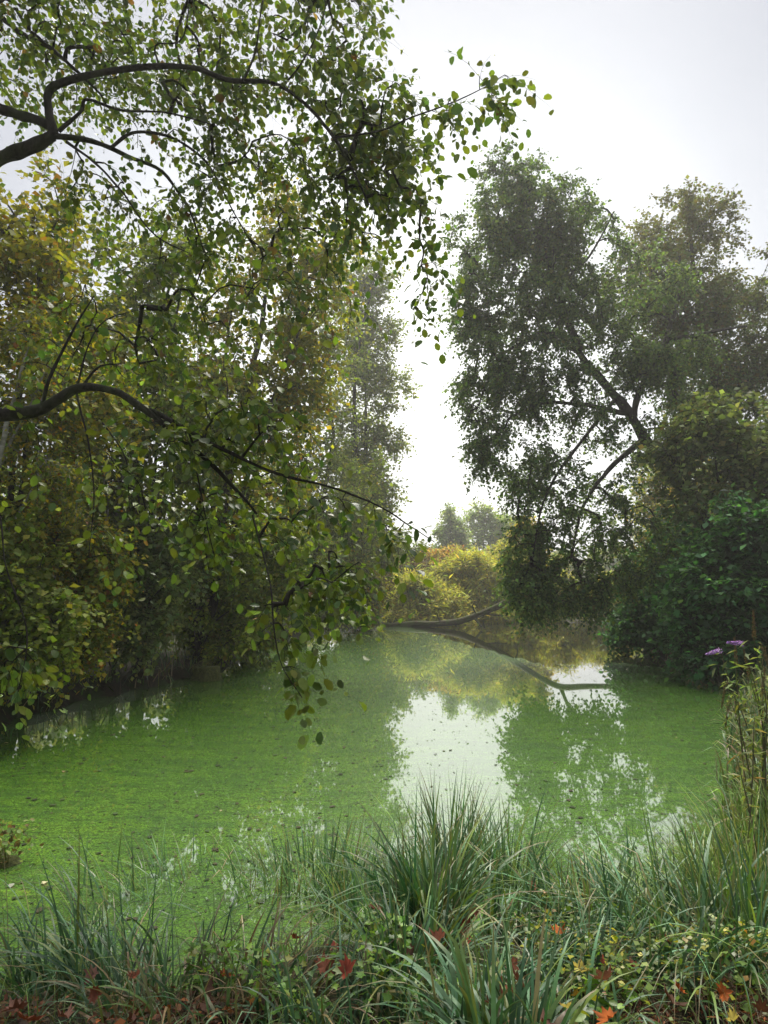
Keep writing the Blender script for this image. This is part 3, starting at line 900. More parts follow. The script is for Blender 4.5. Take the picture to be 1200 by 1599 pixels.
# ---- far bank ----------------------------------------------------------------------------
GF = 'bushes along the far bank'
far = [
    ('willow_shrub', 'yellow green willow bush left of centre on the far bank', 660, 42, [(655, 935, 45, 30, 42, 1.8), (690, 945, 40, 24, 41.5, 1.5), (650, 966, 50, 12, 40.5, 1), (700, 966, 40, 12, 40.8, 1)], G_WILLOW, 'lance', .32),
    ('willow_shrub', 'tall feathery willow bush at the middle of the far bank', 730, 44, [(735, 905, 45, 36, 44, 2), (720, 940, 45, 28, 43, 1.6), (690, 915, 50, 30, 45, 2), (770, 910, 50, 34, 45, 2)], G_WILLOW, 'lance', .32),
    ('willow_shrub', 'feathery willow bush behind the raised end of the fallen trunk', 790, 45, [(790, 895, 45, 48, 45.5, 2), (785, 935, 40, 30, 44, 1.6), (760, 964, 50, 14, 42.5, 1), (820, 966, 50, 14, 43.5, 1)], G_WILLOW, 'lance', .32),
    ('dogwood_shrub', 'orange leaved bush rising above the far willows', 715, 49, [(715, 882, 45, 24, 49, 2), (680, 880, 26, 18, 49, 1.5), (750, 888, 35, 20, 49, 1.6)], G_ORANGE, 'wide', .17),
    ('bramble_shrub', 'brown twiggy bush at the left end of the far bank', 612, 43, [(612, 925, 28, 38, 43.5, 1.6), (640, 900, 35, 28, 45, 1.6)], G_BROWN, 'wide', .12),
    ('alder_shrub', 'dull green bush behind the brown twiggy bush', 610, 50, [(620, 870, 60, 40, 50, 2.4), (660, 880, 40, 30, 50, 2)], G_HAZEL, 'wide', .18),
]
for i, (nm, lab, px, d, bl, pal, lf, sz) in enumerate(far):
    plant(nm, lab, 'bush', px, d, bl, (430 if 'middle' in lab else 260) if lf == 'lance' else 150, .95, 9, 11, lf, sz, pal, 80 + i, stems=10, rstem=.05, group=GF, names=('stem', 'stem'),
          droop=.35, bias=(0, 0, .35) if lf == 'lance' else (0, 0, 0), clump=.5)
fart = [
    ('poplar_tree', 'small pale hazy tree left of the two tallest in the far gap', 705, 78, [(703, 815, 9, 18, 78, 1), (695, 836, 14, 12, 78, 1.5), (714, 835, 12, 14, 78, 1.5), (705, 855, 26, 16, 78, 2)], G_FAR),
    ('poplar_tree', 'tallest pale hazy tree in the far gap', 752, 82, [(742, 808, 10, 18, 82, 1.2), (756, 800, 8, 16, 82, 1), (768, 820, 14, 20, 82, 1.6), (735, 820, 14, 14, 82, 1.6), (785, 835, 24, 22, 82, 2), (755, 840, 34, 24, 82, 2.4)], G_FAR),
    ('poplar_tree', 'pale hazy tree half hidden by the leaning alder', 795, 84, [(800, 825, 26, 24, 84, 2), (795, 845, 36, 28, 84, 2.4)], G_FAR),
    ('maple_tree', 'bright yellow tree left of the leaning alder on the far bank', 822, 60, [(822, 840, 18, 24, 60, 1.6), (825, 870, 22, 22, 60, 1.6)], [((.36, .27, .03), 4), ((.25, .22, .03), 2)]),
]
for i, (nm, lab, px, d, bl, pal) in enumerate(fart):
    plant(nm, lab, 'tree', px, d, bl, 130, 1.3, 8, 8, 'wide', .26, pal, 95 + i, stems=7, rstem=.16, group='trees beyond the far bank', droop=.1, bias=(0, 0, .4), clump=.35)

# pale reeds at the back of the far bank
r = np.random.default_rng(5)
def blades(bag, B, H, lean, W, T, r, K=5, droop=.5, az=None):
    """ribbon blades: B bases, H lengths, lean amount, W widths"""
    n = len(B)
    az = r.uniform(0, 2 * math.pi, n) if az is None else az
    dv = np.stack([np.cos(az), np.sin(az), np.zeros(n)], -1)
    u = np.linspace(0, 1, K)
    th0 = lean * .4                        # angle from upright grows along the blade
    th = th0[:, None] + (lean * (1 + droop))[:, None] * u[None] ** 1.3
    ku = r.uniform(.3, .9, n)[:, None]
    kink = (r.uniform(size=n) < .22)[:, None] * r.uniform(.5, 1.9, n)[:, None]
    th = th + kink * (u[None] > ku)
    ds = H[:, None] / (K - 1)
    hx = np.cumsum(np.sin(th) * ds, 1) - np.sin(th[:, :1]) * ds
    hz = np.cumsum(np.cos(th) * ds, 1) - np.cos(th[:, :1]) * ds
    C = B[:, None] + dv[:, None] * hx[..., None] + A(0, 0, 1) * hz[..., None]
    sd = np.stack([-np.sin(az), np.cos(az), np.zeros(n)], -1)
    tw = r.normal(0, .7, n)
    sd = unit(sd * np.cos(tw)[:, None] + dv * np.sin(tw)[:, None])
    wv = W[:, None] * np.clip(1.02 - u ** 2.2, .04, 1)[None] * .5
    V = np.stack([C - sd[:, None] * wv[..., None], C + sd[:, None] * wv[..., None]], 2)     # n,K,2,3
    i = np.arange(K - 1) * 2
    q = np.stack([i, i + 1, i + 3, i + 2], -1)
    f = (q[None] + (np.arange(n) * K * 2)[:, None, None]).reshape(-1, 4)
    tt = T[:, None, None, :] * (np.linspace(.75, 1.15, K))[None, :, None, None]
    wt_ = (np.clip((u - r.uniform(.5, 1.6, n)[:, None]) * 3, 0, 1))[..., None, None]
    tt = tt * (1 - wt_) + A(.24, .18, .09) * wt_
    bag.put(V.reshape(-1, 3), [f], np.broadcast_to(tt, V.shape).reshape(-1, 3))


b = Bag()
n = 5000
x = r.uniform(4, 13, n); y = r.uniform(46, 50, n)
B = np.stack([x, y, ground_z(x, y)], -1)
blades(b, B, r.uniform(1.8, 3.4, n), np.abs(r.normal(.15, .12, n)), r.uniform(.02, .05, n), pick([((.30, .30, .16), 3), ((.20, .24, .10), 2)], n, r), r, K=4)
o = b.build('reeds', M_blade, kind='stuff')
tag(o, 'pale reed bed behind the willow bushes of the far bank', 'reeds')

# woodland beyond the banks, read only as a mass
b = Bag(); bt = Bag()
r = np.random.default_rng(8)
n = 130
ang = np.concatenate([r.uniform(-80, -9, n // 2), r.uniform(25, 75, n // 2 - 25), r.uniform(-9, 25, 25)])
dist = np.concatenate([r.uniform(34, 60, n // 2), r.uniform(40, 65, n // 2 - 25), r.uniform(110, 150, 25)])
for a, d in zip(np.radians(ang), dist):
    x, y = d * math.sin(a), d * math.cos(a)
    z = float(ground_z(np.array([x]), np.array([y]))[0])
    h = (r.uniform(.14, .24) if (a < -.15 or a > .43) else r.uniform(.05, .075)) * d
    k = 900
    u = unit(r.normal(size=(k, 3))) * r.uniform(.2, 1, (k, 1)) ** .4
    Q = A(x, y, z + h * .5) + u * A(h * .42, h * .4, h * .52)
    Q = Q[noise3(Q, .5, 9) > -.3]
    leaves(b, Q, r.normal(size=Q.shape), np.full(len(Q), .012 * d) * r.uniform(.6, 1.4, len(Q)), pick(G_HAZEL + G_FAR + G_MAPLE[:1], len(Q), r), 'wide', r)
    tubes(bt, smooth_path([[x, y, z - .3], [x + .2, y, z + h * .5], [x, y, z + h * .85]], 6)[None], np.linspace(.18, .04, 6)[None] * (d / 45), 6)
o = b.build('distant_woods', M_leaf_soft, kind='stuff')
tag(o, 'soft mass of woodland beyond the banks on both sides', 'woods')
w = bt.build('bole', M_bark, o, kind='stuff')

# ---- fallen trunk and other wood on the water -----------------------------------------------
base = P(600, 976, 37.6); base[2] = 0
root = empty('fallen_tree', tuple(base), 'fallen bare trunk arching up out of the water at the far bank', 'fallen tree')
def limb(name, pts, ra, rb, root, mat, K=24, wob=.05, sides=10, seed=0):
    c = smooth_path(pts, K)
    c = c + noise3(c, 1.2, seed)[:, None] * A(1, .6, .5) * wob
    rr = (ra + (rb - ra) * np.linspace(0, 1, K)) * (1 + .08 * np.sin(np.linspace(0, 25, K)))
    b = Bag(); tubes(b, c[None], rr[None], sides)
    return b.build(name, mat, root, smooth=True)
limb('trunk', pp((590, 979, 38), (650, 974, 37.6), (690, 973, 37), (725, 968, 36.4), (760, 955, 35.5), (785, 944, 34.8), (825, 922, 33.6), (870, 905, 32), (915, 912, 30.5), (955, 917, 29.5)), .20, .13, root, M_log, 40, wob=.16)
limb('branch', pp((690, 973, 37), (684, 962, 36.8), (686, 955, 36.6)), .05, .02, root, M_log, 8)
limb('branch', pp((800, 935, 34.4), (806, 952, 34), (803, 968, 33.8)), .06, .02, root, M_log, 8)
limb('branch', pp((740, 963, 36), (752, 978, 35.4)), .09, .06, root, M_log, 8)
limb('branch', pp((752, 957, 35.8), (770, 961, 35.2), (790, 962, 34.8)), .06, .02, root, M_log, 10)
limb('branch', pp((745, 962, 36), (738, 948, 35.8), (742, 938, 35.6)), .05, .015, root, M_log, 8)
limb('branch', pp((870, 905, 32), (885, 870, 31.8), (915, 830, 31.6)), .10, .03, root, M_log, 12)

def W0(px, py, z):
    """point on the water plane (height z) seen at a photo pixel"""
    d = P(px, py, 1.0) - CAM
    return CAM + d * ((z - CAM[2]) / d[2])
# mossy stump at the left bank, and the leaf-covered one in the duckweed at the left edge
def stump(label, c, rx, ry, h, seed, topper):
    root = empty('mossy_stump', (c[0], c[1], 0), label, 'stump')
    r = np.random.default_rng(seed)
    nu, nv = 26, 12
    th = np.arange(nu) / nu * 2 * math.pi
    V = []
    for j in range(nv):
        v = j / (nv - 1)
        rad = (1 - .35 * v ** 2) * (1 if v < .85 else 1 - (v - .85) * 4.2)
        p = np.stack([c[0] + rx * rad * np.cos(th), c[1] + ry * rad * np.sin(th), np.full(nu, -.08 + (h + .08) * math.sin(v * math.pi / 2))], -1)
        q = noise3(p, 7, seed)[:, None] * A(rx, ry, h * .6) * .22
        V.append(p + q)
    V = np.concatenate(V + [V[-1].mean(0)[None]])
    i, j = np.meshgrid(np.arange(nu), np.arange(nv - 1))
    a = (j * nu + i).ravel(); b_ = (j * nu + (i + 1) % nu).ravel()
    f4 = np.stack([a, b_, b_ + nu, a + nu], -1)
    k = (nv - 1) * nu
    f3 = np.stack([k + np.arange(nu), k + (np.arange(nu) + 1) % nu, np.full(nu, len(V) - 1)], -1)
    part('body', V, [f4, f3], M_moss, root, smooth=True)
    n = topper
    bl = Bag()
    a = r.uniform(0, 2 * math.pi, n); q = r.uniform(0, 1, n) ** .5
    Bp = np.stack([c[0] + rx * .9 * q * np.cos(a), c[1] + ry * .9 * q * np.sin(a), h * np.sqrt(1 - .7 * q ** 2)], -1)
    blades(bl, Bp, r.uniform(.08, .26, n), np.abs(r.normal(.6, .4, n)), r.uniform(.004, .01, n), pick([((.10, .13, .03), 3), ((.15, .13, .05), 2)], n, r), r, K=4)
    bl.build('moss_tuft', M_blade, root, kind='stuff')
    return root
c = W0(322, 1062, 0); stump('mossy stump low in the water below the left bank shrubs', c, .36, .3, .30, 3, 260)
c = W0(-12, 1350, 0); stump('leafy mossy stump in the duckweed at the left edge', c, .20, .12, .05, 4, 60)
b = Bag(); r = np.random.default_rng(6); n = 330
Q = c + r.normal(size=(n, 3)) * A(.15, .10, .0) + A(0, 0, 1) * r.uniform(.05, .28, (n, 1))
leaves(b, Q, unit(r.normal(size=(n, 3))), r.uniform(.02, .05, n), pick(G_PALE + G_BROWN, n, r), 'round', r)
sr = [o for o in bpy.data.objects if o.name.startswith('mossy_stump') and 'left edge' in o['label']][0]
b.build('foliage', M_leaf_soft, sr, kind='stuff')


# ------------------------------------------------------------------ near bank
def on_ground(px, py):
    z = .3
    for _ in range(6):
        q = W0(px, py, z)
        z = float(ground_z(q[0], q[1]))
    q[2] = z
    return q


SEDGE = [((.070, .150, .062), 4), ((.042, .100, .045), 3), ((.13, .21, .12), 2), ((.14, .20, .045), 2), ((.22, .19, .10), .7)]
GRASS_Y = [((.13, .20, .035), 4), ((.09, .16, .035), 4), ((.20, .22, .05), 1.5), ((.22, .20, .10), .3)]
DRY = [((.20, .15, .085), 3), ((.14, .105, .055), 3), ((.10, .12, .05), 2), ((.26, .20, .12), 1)]


def tussock(px, py, h, n, spread, pal, label, seed, lean=.45, w=.0075, extra=None, azc=None):
    r = np.random.default_rng(seed)
    c = on_ground(px, py)
    root = empty('sedge_tussock', tuple(c), label, 'sedge', 'sedge tussocks on the near bank')
    a = r.uniform(0, 2 * math.pi, n); q = r.uniform(0, 1, n) ** .6 * spread
    x, y = c[0] + q * np.cos(a), c[1] + q * np.sin(a) * .8
    B = np.stack([x, y, ground_z(x, y) - .02], -1)
    az = a + r.normal(0, .7, n)
    if azc is not None:
        az = azc + r.normal(0, .9, n)
    ln = np.abs(r.normal(lean, lean * .55, n)) + .04
    b = Bag()
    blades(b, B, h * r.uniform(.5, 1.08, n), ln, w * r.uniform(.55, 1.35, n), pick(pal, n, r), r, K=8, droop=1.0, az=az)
    b.build('blades', M_blade, root, kind='stuff')
    m = n // 4
    k = r.integers(0, n, m)
    b = Bag()
    blades(b, B[k], h * r.uniform(.25, .7, m), np.abs(r.normal(lean * 2.2, .5, m)), w * r.uniform(.5, 1., m), pick(DRY, m, r), r, K=6, droop=1.0)
    b.build('dead_blades', M_dead, root, kind='stuff')
    return root


T_ = [
    (712, 1440, .74, 210, .16, 'tallest dark sedge tussock standing against the reflected sky', .22, None),
    (795, 1445, .66, 170, .15, 'dark sedge tussock just right of the tallest one', .30, None),
    (672, 1475, .55, 170, .16, 'blue green sedge tussock at the foot of the tallest one', .40, None),
    (500, 1455, .50, 150, .17, 'upright sedge tussock left of centre at the water edge', .25, None),
    (575, 1470, .46, 130, .15, 'thin sedge tussock between the two tall clumps', .35, None),
    (445, 1470, .47, 140, .16, 'sedge tussock with upright blades beside the reddish leaves', .28, None),
    (380, 1490, .42, 130, .16, 'arching sedge tussock above the orange leaf', .6, None),
    (300, 1480, .55, 210, .20, 'grey green sedge tussock with blades thrown left over the duckweed', .8, 2.7),
    (215, 1500, .56, 230, .22, 'leftmost large sedge tussock trailing over the pond edge', .8, 2.9),
    (140, 1550, .52, 210, .20, 'sedge tussock at the bottom left behind the brown maple leaves', .8, 3.0),
    (300, 1590, .44, 190, .20, 'matted sedge tussock at the bottom left with dull straw blades', .8, None),
    (420, 1590, .36, 140, .18, 'low matted sedge tussock left of the ivy patch', .8, None),
    (850, 1470, .46, 170, .18, 'sedge tussock with blades arching right above the water', .6, .2),
    (920, 1470, .50, 120, .14, 'sparse upright sedge tussock before the green reflections', .3, None),
    (980, 1490, .50, 190, .20, 'fine arching sedge tussock right of centre', .75, None),
    (1060, 1475, .52, 190, .20, 'sedge tussock under the young willow stem', .65, None),
    (900, 1540, .42, 190, .20, 'low sedge tussock sweeping right above the yellow leaf', .9, 0.0),
    (1000, 1545, .42, 180, .20, 'low arching sedge tussock above the red brown litter', .9, .3),
    (1100, 1540, .48, 190, .20, 'dark sedge tussock with a pale bent blade at the right', .7, None),
    (1180, 1530, .52, 170, .20, 'sedge tussock at the right edge below the yellow grass', .6, None),
    (735, 1650, .40, 190, .13, 'broad bladed blue green sedge at the bottom centre', .9, None),
    (800, 1690, .46, 150, .13, 'broad bladed sedge spilling towards the bottom edge', .8, None),
    (560, 1640, .36, 90, .14, 'sparse sedge blades rising through the ivy', .5, None),
    (640, 1560, .40, 130, .15, 'sedge tussock with grey blades above the ivy', .6, None),
    (870, 1640, .36, 100, .14, 'sedge tussock behind the pink brown maple leaf', .7, None),
]
for i, (px, py, h, n, sp, lab, ln, azc) in enumerate(T_):
    wide = .020 if 'broad' in lab else (.0155 if py < 1480 else .012)
    pal = SEDGE if 'matted' not in lab else SEDGE + DRY
    tussock(px, py - 12, h * (1.08 if 815 < px < 1090 and py < 1580 else 1.62 if px < 640 and py < 1520 else 1.45 if py < 1580 else 1.12), int(n * (2.1 if px < 620 and py < 1580 else 1.5 if py < 1580 else 1.0)), sp * (1.9 if px < 620 or px > 820 else 1.15), pal, lab, 300 + i, lean=ln, w=wide, azc=azc)
for i, (px, py, h, lab) in enumerate([(1110, 1395, .62, 'yellow green grass clump by the water on the right'), (1165, 1370, .78, 'tall yellow green grass clump under the buddleia'),
                                      (1210, 1420, .80, 'tall yellow green grass clump cut by the right edge'), (1140, 1450, .60, 'yellow green grass clump in front of the taller ones'), (1195, 1480, .6, 'coarse grass clump low at the right edge'), (1240, 1350, .8, 'grass clump leaning in at the right edge')]):
    tussock(px, py, h, 210, .24, GRASS_Y, lab, 340 + i, lean=.35, w=.008)

# left bank sedges and brown grasses at the water's edge
for i, (px, py, h, n, pal, lab) in enumerate([
        (235, 1066, .75, 150, SEDGE, 'green sedge tussock at the far waterline left of the mossy stump'), (140, 1075, .8, 150, DRY, 'straw coloured grass clump at the left waterline'),
        (60, 1105, .7, 150, GRASS_Y, 'mixed grass clump at the left waterline by the edge'), (190, 1068, .6, 120, DRY + SEDGE, 'brown green grass clump beside the green sedge tussock'),
        (440, 994, 1.3, 160, DRY, 'brown sedge clump on the far part of the left bank'), (480, 986, 1.3, 160, DRY + GRASS_Y, 'brown and green sedge clump nearer the far bank'),
        (530, 982, 1.2, 140, DRY + GRASS_Y, 'dull sedge clump where the left bank turns')]):
    tussock(px, py - 6, h, n, .45 if py > 1000 else .9, pal, lab, 360 + i, lean=.45, w=.012 if py > 1000 else .03)

# short grass and trailing leaves over the whole near bank
r = np.random.default_rng(21)
def bank_points(n, x0, x1, y0, y1, margin=.02):
    x, y = r.uniform(x0, x1, n), r.uniform(y0, y1, n)
    s = pond_sd(x, y)
    k = s > margin
    x, y = x[k], y[k]
    return np.stack([x, y, ground_z(x, y)], -1), s[k]


B, s = bank_points(42000, -3.2, 5.0, 1.3, 8.5)
d = np.hypot(B[:, 0], B[:, 1])
b = Bag()
nb_ = len(B)
den = noise3(B, 1.8, 12)
keep = (den > -.45) & ((d < 6) | (r.uniform(size=nb_) < .6))
B = B[keep]; den = den[keep]; nb_ = len(B)
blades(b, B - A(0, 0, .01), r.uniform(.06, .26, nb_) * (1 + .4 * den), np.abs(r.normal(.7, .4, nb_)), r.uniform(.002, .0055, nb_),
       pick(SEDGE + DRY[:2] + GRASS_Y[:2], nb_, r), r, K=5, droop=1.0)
o = b.build('grass', M_blade, kind='stuff')
tag(o, 'low tangled grass covering the near bank', 'grass')
# grass on the other banks
x = np.concatenate([r.uniform(-16, 20, 60000), r.uniform(2.5, 9, 26000)]); y = np.concatenate([r.uniform(5, 46, 60000), r.uniform(4.5, 15, 26000)])
s = pond_sd(x, y); k = (s > 0) & (s < 2.2)
B = np.stack([x[k], y[k], ground_z(x[k], y[k])], -1)
nb_ = len(B)
b = Bag()
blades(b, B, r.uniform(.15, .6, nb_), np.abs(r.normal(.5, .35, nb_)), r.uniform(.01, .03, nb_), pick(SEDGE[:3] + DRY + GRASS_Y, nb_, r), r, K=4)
o = b.build('bank_grass', M_blade, kind='stuff')
tag(o, 'rough grass along the left, right and far banks of the pond', 'grass')

# ivy and bramble leaves trailing through the grass
def cover(name, label, cen, rad, n, kind, size, pal, hmax, seed, mat=M_leaf):
    r = np.random.default_rng(seed)
    bl = Bag()
    Q = []
    for c, rd in zip(cen, rad):
        c = on_ground(*c)
        a = r.uniform(0, 6.283, n); q = r.uniform(0, 1, n) ** .5 * rd
        x, y = c[0] + q * np.cos(a), c[1] + q * np.sin(a) * .7
        ok = pond_sd(x, y) > .03
        x, y = x[ok], y[ok]
        Q.append(np.stack([x, y, ground_z(x, y) + r.uniform(.02, hmax, len(x)) ** 1], -1))
    Q = np.concatenate(Q)
    Q = Q[noise3(Q, 9, seed) > -.35]
    m_ = len(Q)
    D = unit(r.normal(size=(m_, 3)) * A(1, 1, .25))
    leaves(bl, Q, D, size * r.uniform(.5, 1.3, m_), pick(pal, m_, r), kind, r, jit=.45)
    # trailing stems
    k = m_ // 8
    i = r.integers(0, m_, k)
    e = Q[i] + unit(r.normal(size=(k, 3)) * A(1, 1, .1)) * r.uniform(.05, .2, (k, 1))
    C = np.stack([Q[i] * (1 - u) + e * u + A(0, 0, .03 * math.sin(u * 3.14)) for u in np.linspace(0, 1, 4)], 1)
    tubes(bl, C, np.full((k, 4), .0012), 3, (.10, .08, .04))
    o = bl.build(name, mat, kind='stuff')
    return tag(o, label, 'ground cover')


G_IVY = [((.11, .22, .025), 4), ((.16, .28, .035), 3), ((.05, .10, .02), 2), ((.24, .26, .03), .6)]
G_YEL = [((.30, .27, .02), 2), ((.14, .20, .03), 4), ((.09, .15, .025), 4), ((.30, .14, .02), .3)]
cover('ivy', 'bright green ivy trailing at the bottom centre', [(560, 1560), (500, 1600), (620, 1600), (440, 1580), (330, 1570), (610, 1525)], [.22, .2, .2, .16, .12, .12], 170, 'ivy', .036, G_IVY, .24, 1)
cover('bramble_leaves', 'yellow green small leaved creeper among the sedges on the right', [(880, 1470), (860, 1520), (940, 1580), (1000, 1560), (1090, 1545), (1160, 1590), (1030, 1600), (850, 1450), (1170, 1545)], [.16, .18, .25, .25, .22, .25, .3, .12, .2], 190, 'wide', .028, G_YEL, .24, 2)
cover('nettle_leaves', 'fresh green broad leaves at the bottom right', [(970, 1580), (1190, 1600), (700, 1600), (940, 1625)], [.13, .14, .12, .2], 60, 'round', .045, G_IVY, .14, 3)
# red brown litter at the bottom right and elsewhere
for nm, lab, cen, rad, n, sd_ in [('leaf_litter', 'red brown litter of dead fronds at the bottom right', [(1100, 1575), (1050, 1600), (1150, 1600)], [.30, .22, .22], 1500, 4),
                             ('leaf_litter', 'brown leaf litter on the soil at the bottom left', [(30, 1595), (250, 1600), (350, 1600), (330, 1520)], [.25, .3, .2, .12], 260, 5)]:
    cover(nm, lab, cen, rad, n, 'lance' if sd_ == 4 else 'oval', .045 if sd_ == 4 else .04, [((.15, .06, .03), 3), ((.10, .05, .03), 3), ((.26, .10, .03), .7), ((.06, .04, .025), 3)], .07, sd_, M_dead)

# single fallen maple leaves
GFL = 'fallen maple leaves on the near bank'
REDS = {'orange': (.42, .11, .02), 'rust': (.22, .07, .035), 'pink': (.24, .12, .085), 'brown': (.12, .06, .035), 'yellow': (.36, .29, .04), 'red': (.24, .045, .022)}
LV = [(352, 1522, 'orange', .10, 'bright orange folded leaf standing among the left sedges'), (300, 1462, 'rust', .09, 'rust brown leaf caught high in the sedges left of the orange one'),
      (335, 1458, 'pink', .08, 'pinkish brown leaf beside the rust one in the left sedges'), (340, 1495, 'brown', .08, 'dark brown curled leaf just above the orange leaf'),
      (325, 1542, 'brown', .09, 'brown curled leaf below the orange leaf'), (25, 1572, 'pink', .13, 'large dull pink maple leaf at the bottom left corner'), (45, 1592, 'rust', .11, 'rust maple leaf at the bottom left below the large pink one'),
      (472, 1447, 'rust', .10, 'rust leaf hanging in the upright sedges left of centre'), (522, 1480, 'red', .09, 'dark red leaf low among the left of centre sedges'),
      (508, 1508, 'rust', .12, 'rust red maple leaf above the ivy patch'), (525, 1478, 'pink', .08, 'pink brown leaf touching the dark red one'),
      (662, 1452, 'pink', .09, 'faded pink leaf left of the foot of the tallest sedge'), (702, 1448, 'rust', .09, 'rust leaf at the foot of the tallest sedge'), (728, 1468, 'red', .10, 'deep red leaf below the tallest sedge'),
      (658, 1392, 'red', .07, 'small red leaf high in the tallest sedge'), (742, 1415, 'brown', .11, 'drooping brown dead leaf on the tallest sedge'), (790, 1375, 'brown', .09, 'brown leaf at the right side of the tall sedges'),
      (868, 1337, 'rust', .08, 'rust and pink leaf at the water edge right of the tall sedges'), (815, 1537, 'pink', .14, 'large pink brown maple leaf lying right of the bottom centre'), (800, 1508, 'rust', .08, 'orange brown leaf above the large pink brown one'),
      (908, 1512, 'yellow', .10, 'yellow maple leaf among the low sedges'), (948, 1508, 'red', .09, 'dark red leaf right of the yellow maple leaf'), (885, 1570, 'yellow', .05, 'small round yellow leaf at the bottom right of centre'),
      (950, 1590, 'orange', .12, 'orange brown maple leaf at the bottom edge'), (850, 1597, 'pink', .11, 'pale brown maple leaf at the bottom edge left of the orange brown one'), (1062, 1545, 'orange', .07, 'vivid orange leaf on the red brown litter'),
      (1130, 1550, 'orange', .07, 'orange leaf at the back of the red brown litter'), (1145, 1590, 'yellow', .06, 'yellow leaf at the bottom right corner'), (1050, 1565, 'brown', .10, 'purplish brown leaf left of the red brown litter'),
      (900, 1553, 'yellow', .05, 'small yellow leaf above the round yellow one'), (1005, 1362, 'pink', .08, 'pale dead flower like leaf over the water at the right sedges'), (595, 1480, 'brown', .08, 'brown leaf low between the tall sedge clumps'),
      (1190, 1575, 'brown', .08, 'brown leaf at the right edge of the near bank'), (640, 1490, 'brown', .09, 'brown leaf under the grey bladed sedge')]
r = np.random.default_rng(77)
tv, tf = LEAF['maple']
for px, py, cname, size, lab in LV:
    c = on_ground(px, py + 12)
    # lifted onto the blades that hold it
    q = P(px, py, c[1] - .30)
    q = q if q[2] > ground_z(q[0], q[1]) + .03 else on_ground(px, py) + A(0, 0, .03)
    curl = r.uniform(.5, 2.2)
    V = tv - A(.4, 0, 0)
    V = V * A(1, 1, curl)
    V[:, 2] += r.uniform(.3, 1.3) * V[:, 1] ** 2 + r.uniform(-.8, .8) * V[:, 0] ** 2
    tint = np.clip(np.array(REDS[cname]) * .72 * np.exp(r.normal(0, .25, (len(V), 1))), .01, .7)
    me = make_mesh('fallen_leaf', V * size * .72, [np.array(tf)], M_dead, tint, smooth=False)
    o = bpy.data.objects.new('fallen_leaf', me)
    o.location = q
    o.rotation_euler = (r.uniform(-.2, 1.1), r.uniform(-.6, .6), r.uniform(0, 6.28))
    COL.objects.link(o)
    tag(o, lab, 'leaf', GFL)

B, s_ = bank_points(400, -2.6, 4.0, 1.8, 4.6, .05)
for q in B[:46]:
    V = (tv - A(.4, 0, 0)) * A(1, 1, r.uniform(.5, 2.5))
    V[:, 2] += r.uniform(.5, 2.0) * V[:, 1] ** 2 - r.uniform(-.6, 1.0) * V[:, 0] ** 2
    k = ['rust', 'brown', 'pink', 'rust', 'red', 'orange'][int(r.integers(6))]
    o = bpy.data.objects.new('fallen_leaf', make_mesh('fallen_leaf', V * r.uniform(.045, .085), [np.array(tf)], M_dead, np.clip(np.array(REDS[k]) * np.exp(r.normal(-.2, .3, (len(V), 1))), .01, .7)))
    o.location = q + A(0, 0, r.uniform(.08, .26))
    o.rotation_euler = (r.uniform(-.3, 1.2), r.uniform(-.8, .8), r.uniform(0, 6.28))
    COL.objects.link(o)
    tag(o, 'small dull reddish dead leaf lodged in the low growth of the near bank', 'leaf', 'small dead leaves lodged in the near bank')

# dead leaves afloat on the duckweed: the nearest as single things, the specks as one
r = np.random.default_rng(31)
n = 11000
x, y = r.uniform(-8, 8, n), 2.6 + 15 * r.uniform(0, 1, n) ** 1.4
k = (pond_sd(x, y) < -.08) & (noise3(np.stack([x, y, 0 * x], -1), .8, 33) > -.5) & (r.uniform(size=n) < np.where(x < 0, 1, .5))
x, y = x[k], y[k]
Q = np.stack([x, y, np.full(len(x), .009)], -1)
S = np.clip(.017 * r.uniform(.05, 1, len(x)) ** -.5, .016, .07)
D = unit(r.normal(size=Q.shape) * A(1, 1, 0.02))
PALF = [((.028, .045, .014), 6), ((.045, .04, .02), 3), ((.06, .10, .02), 2), ((.22, .20, .10), .12)]
vis, dep = in_view(Q)
score = np.where(vis & (y > 3.4), S / dep, 0)
top = np.argsort(-score)[:90]
rest = np.ones(len(Q), bool); rest[top] = False
b = Bag()
leaves(b, Q[rest], D[rest], S[rest], pick(PALF, int(rest.sum()), r), 'wide', r, jit=.05)
o = b.build('floating_debris', M_dead, kind='stuff')
tag(o, 'dark specks of leaf and twig strewn over the duckweed', 'debris')
tvr, tfr = LEAF['round']
fl = [make_mesh('floating_leaf', (tvr - A(.5, 0, 0)) * A(1, r.uniform(.7, 1), r.uniform(.1, .5)), [np.array(tfr)], M_dead, np.tile(pick(PALF[:3], 1, r), (9, 1))) for _ in range(6)]
for j in top:
    o = bpy.data.objects.new('floating_leaf', fl[j % 6])
    o.location = Q[j] + A(0, 0, .003)
    o.rotation_euler = (0, 0, r.uniform(0, 6.28))
    o.scale = (S[j],) * 3
    COL.objects.link(o)
    tag(o, 'small dark dead leaf afloat on the duckweed', 'leaf', 'dead leaves afloat on the duckweed')
for px, py, lab, c_ in [(70, 1378, 'pale yellow leaf afloat at the left by the mossy stump', (.45, .42, .25)), (18, 1382, 'greyish leaf afloat at the left edge', (.30, .32, .25)), (10, 1160, 'tan leaf afloat at the left edge', (.35, .26, .12))]:
    o = bpy.data.objects.new('floating_leaf', make_mesh('floating_leaf', (tvr - A(.5, 0, 0)), [np.array(tfr)], M_dead, np.tile(A(*c_), (9, 1))))
    o.location = W0(px, py, .013); o.scale = (.055,) * 3; o.rotation_euler = (0, 0, r.uniform(0, 6))
    COL.objects.link(o)
    tag(o, lab, 'leaf')

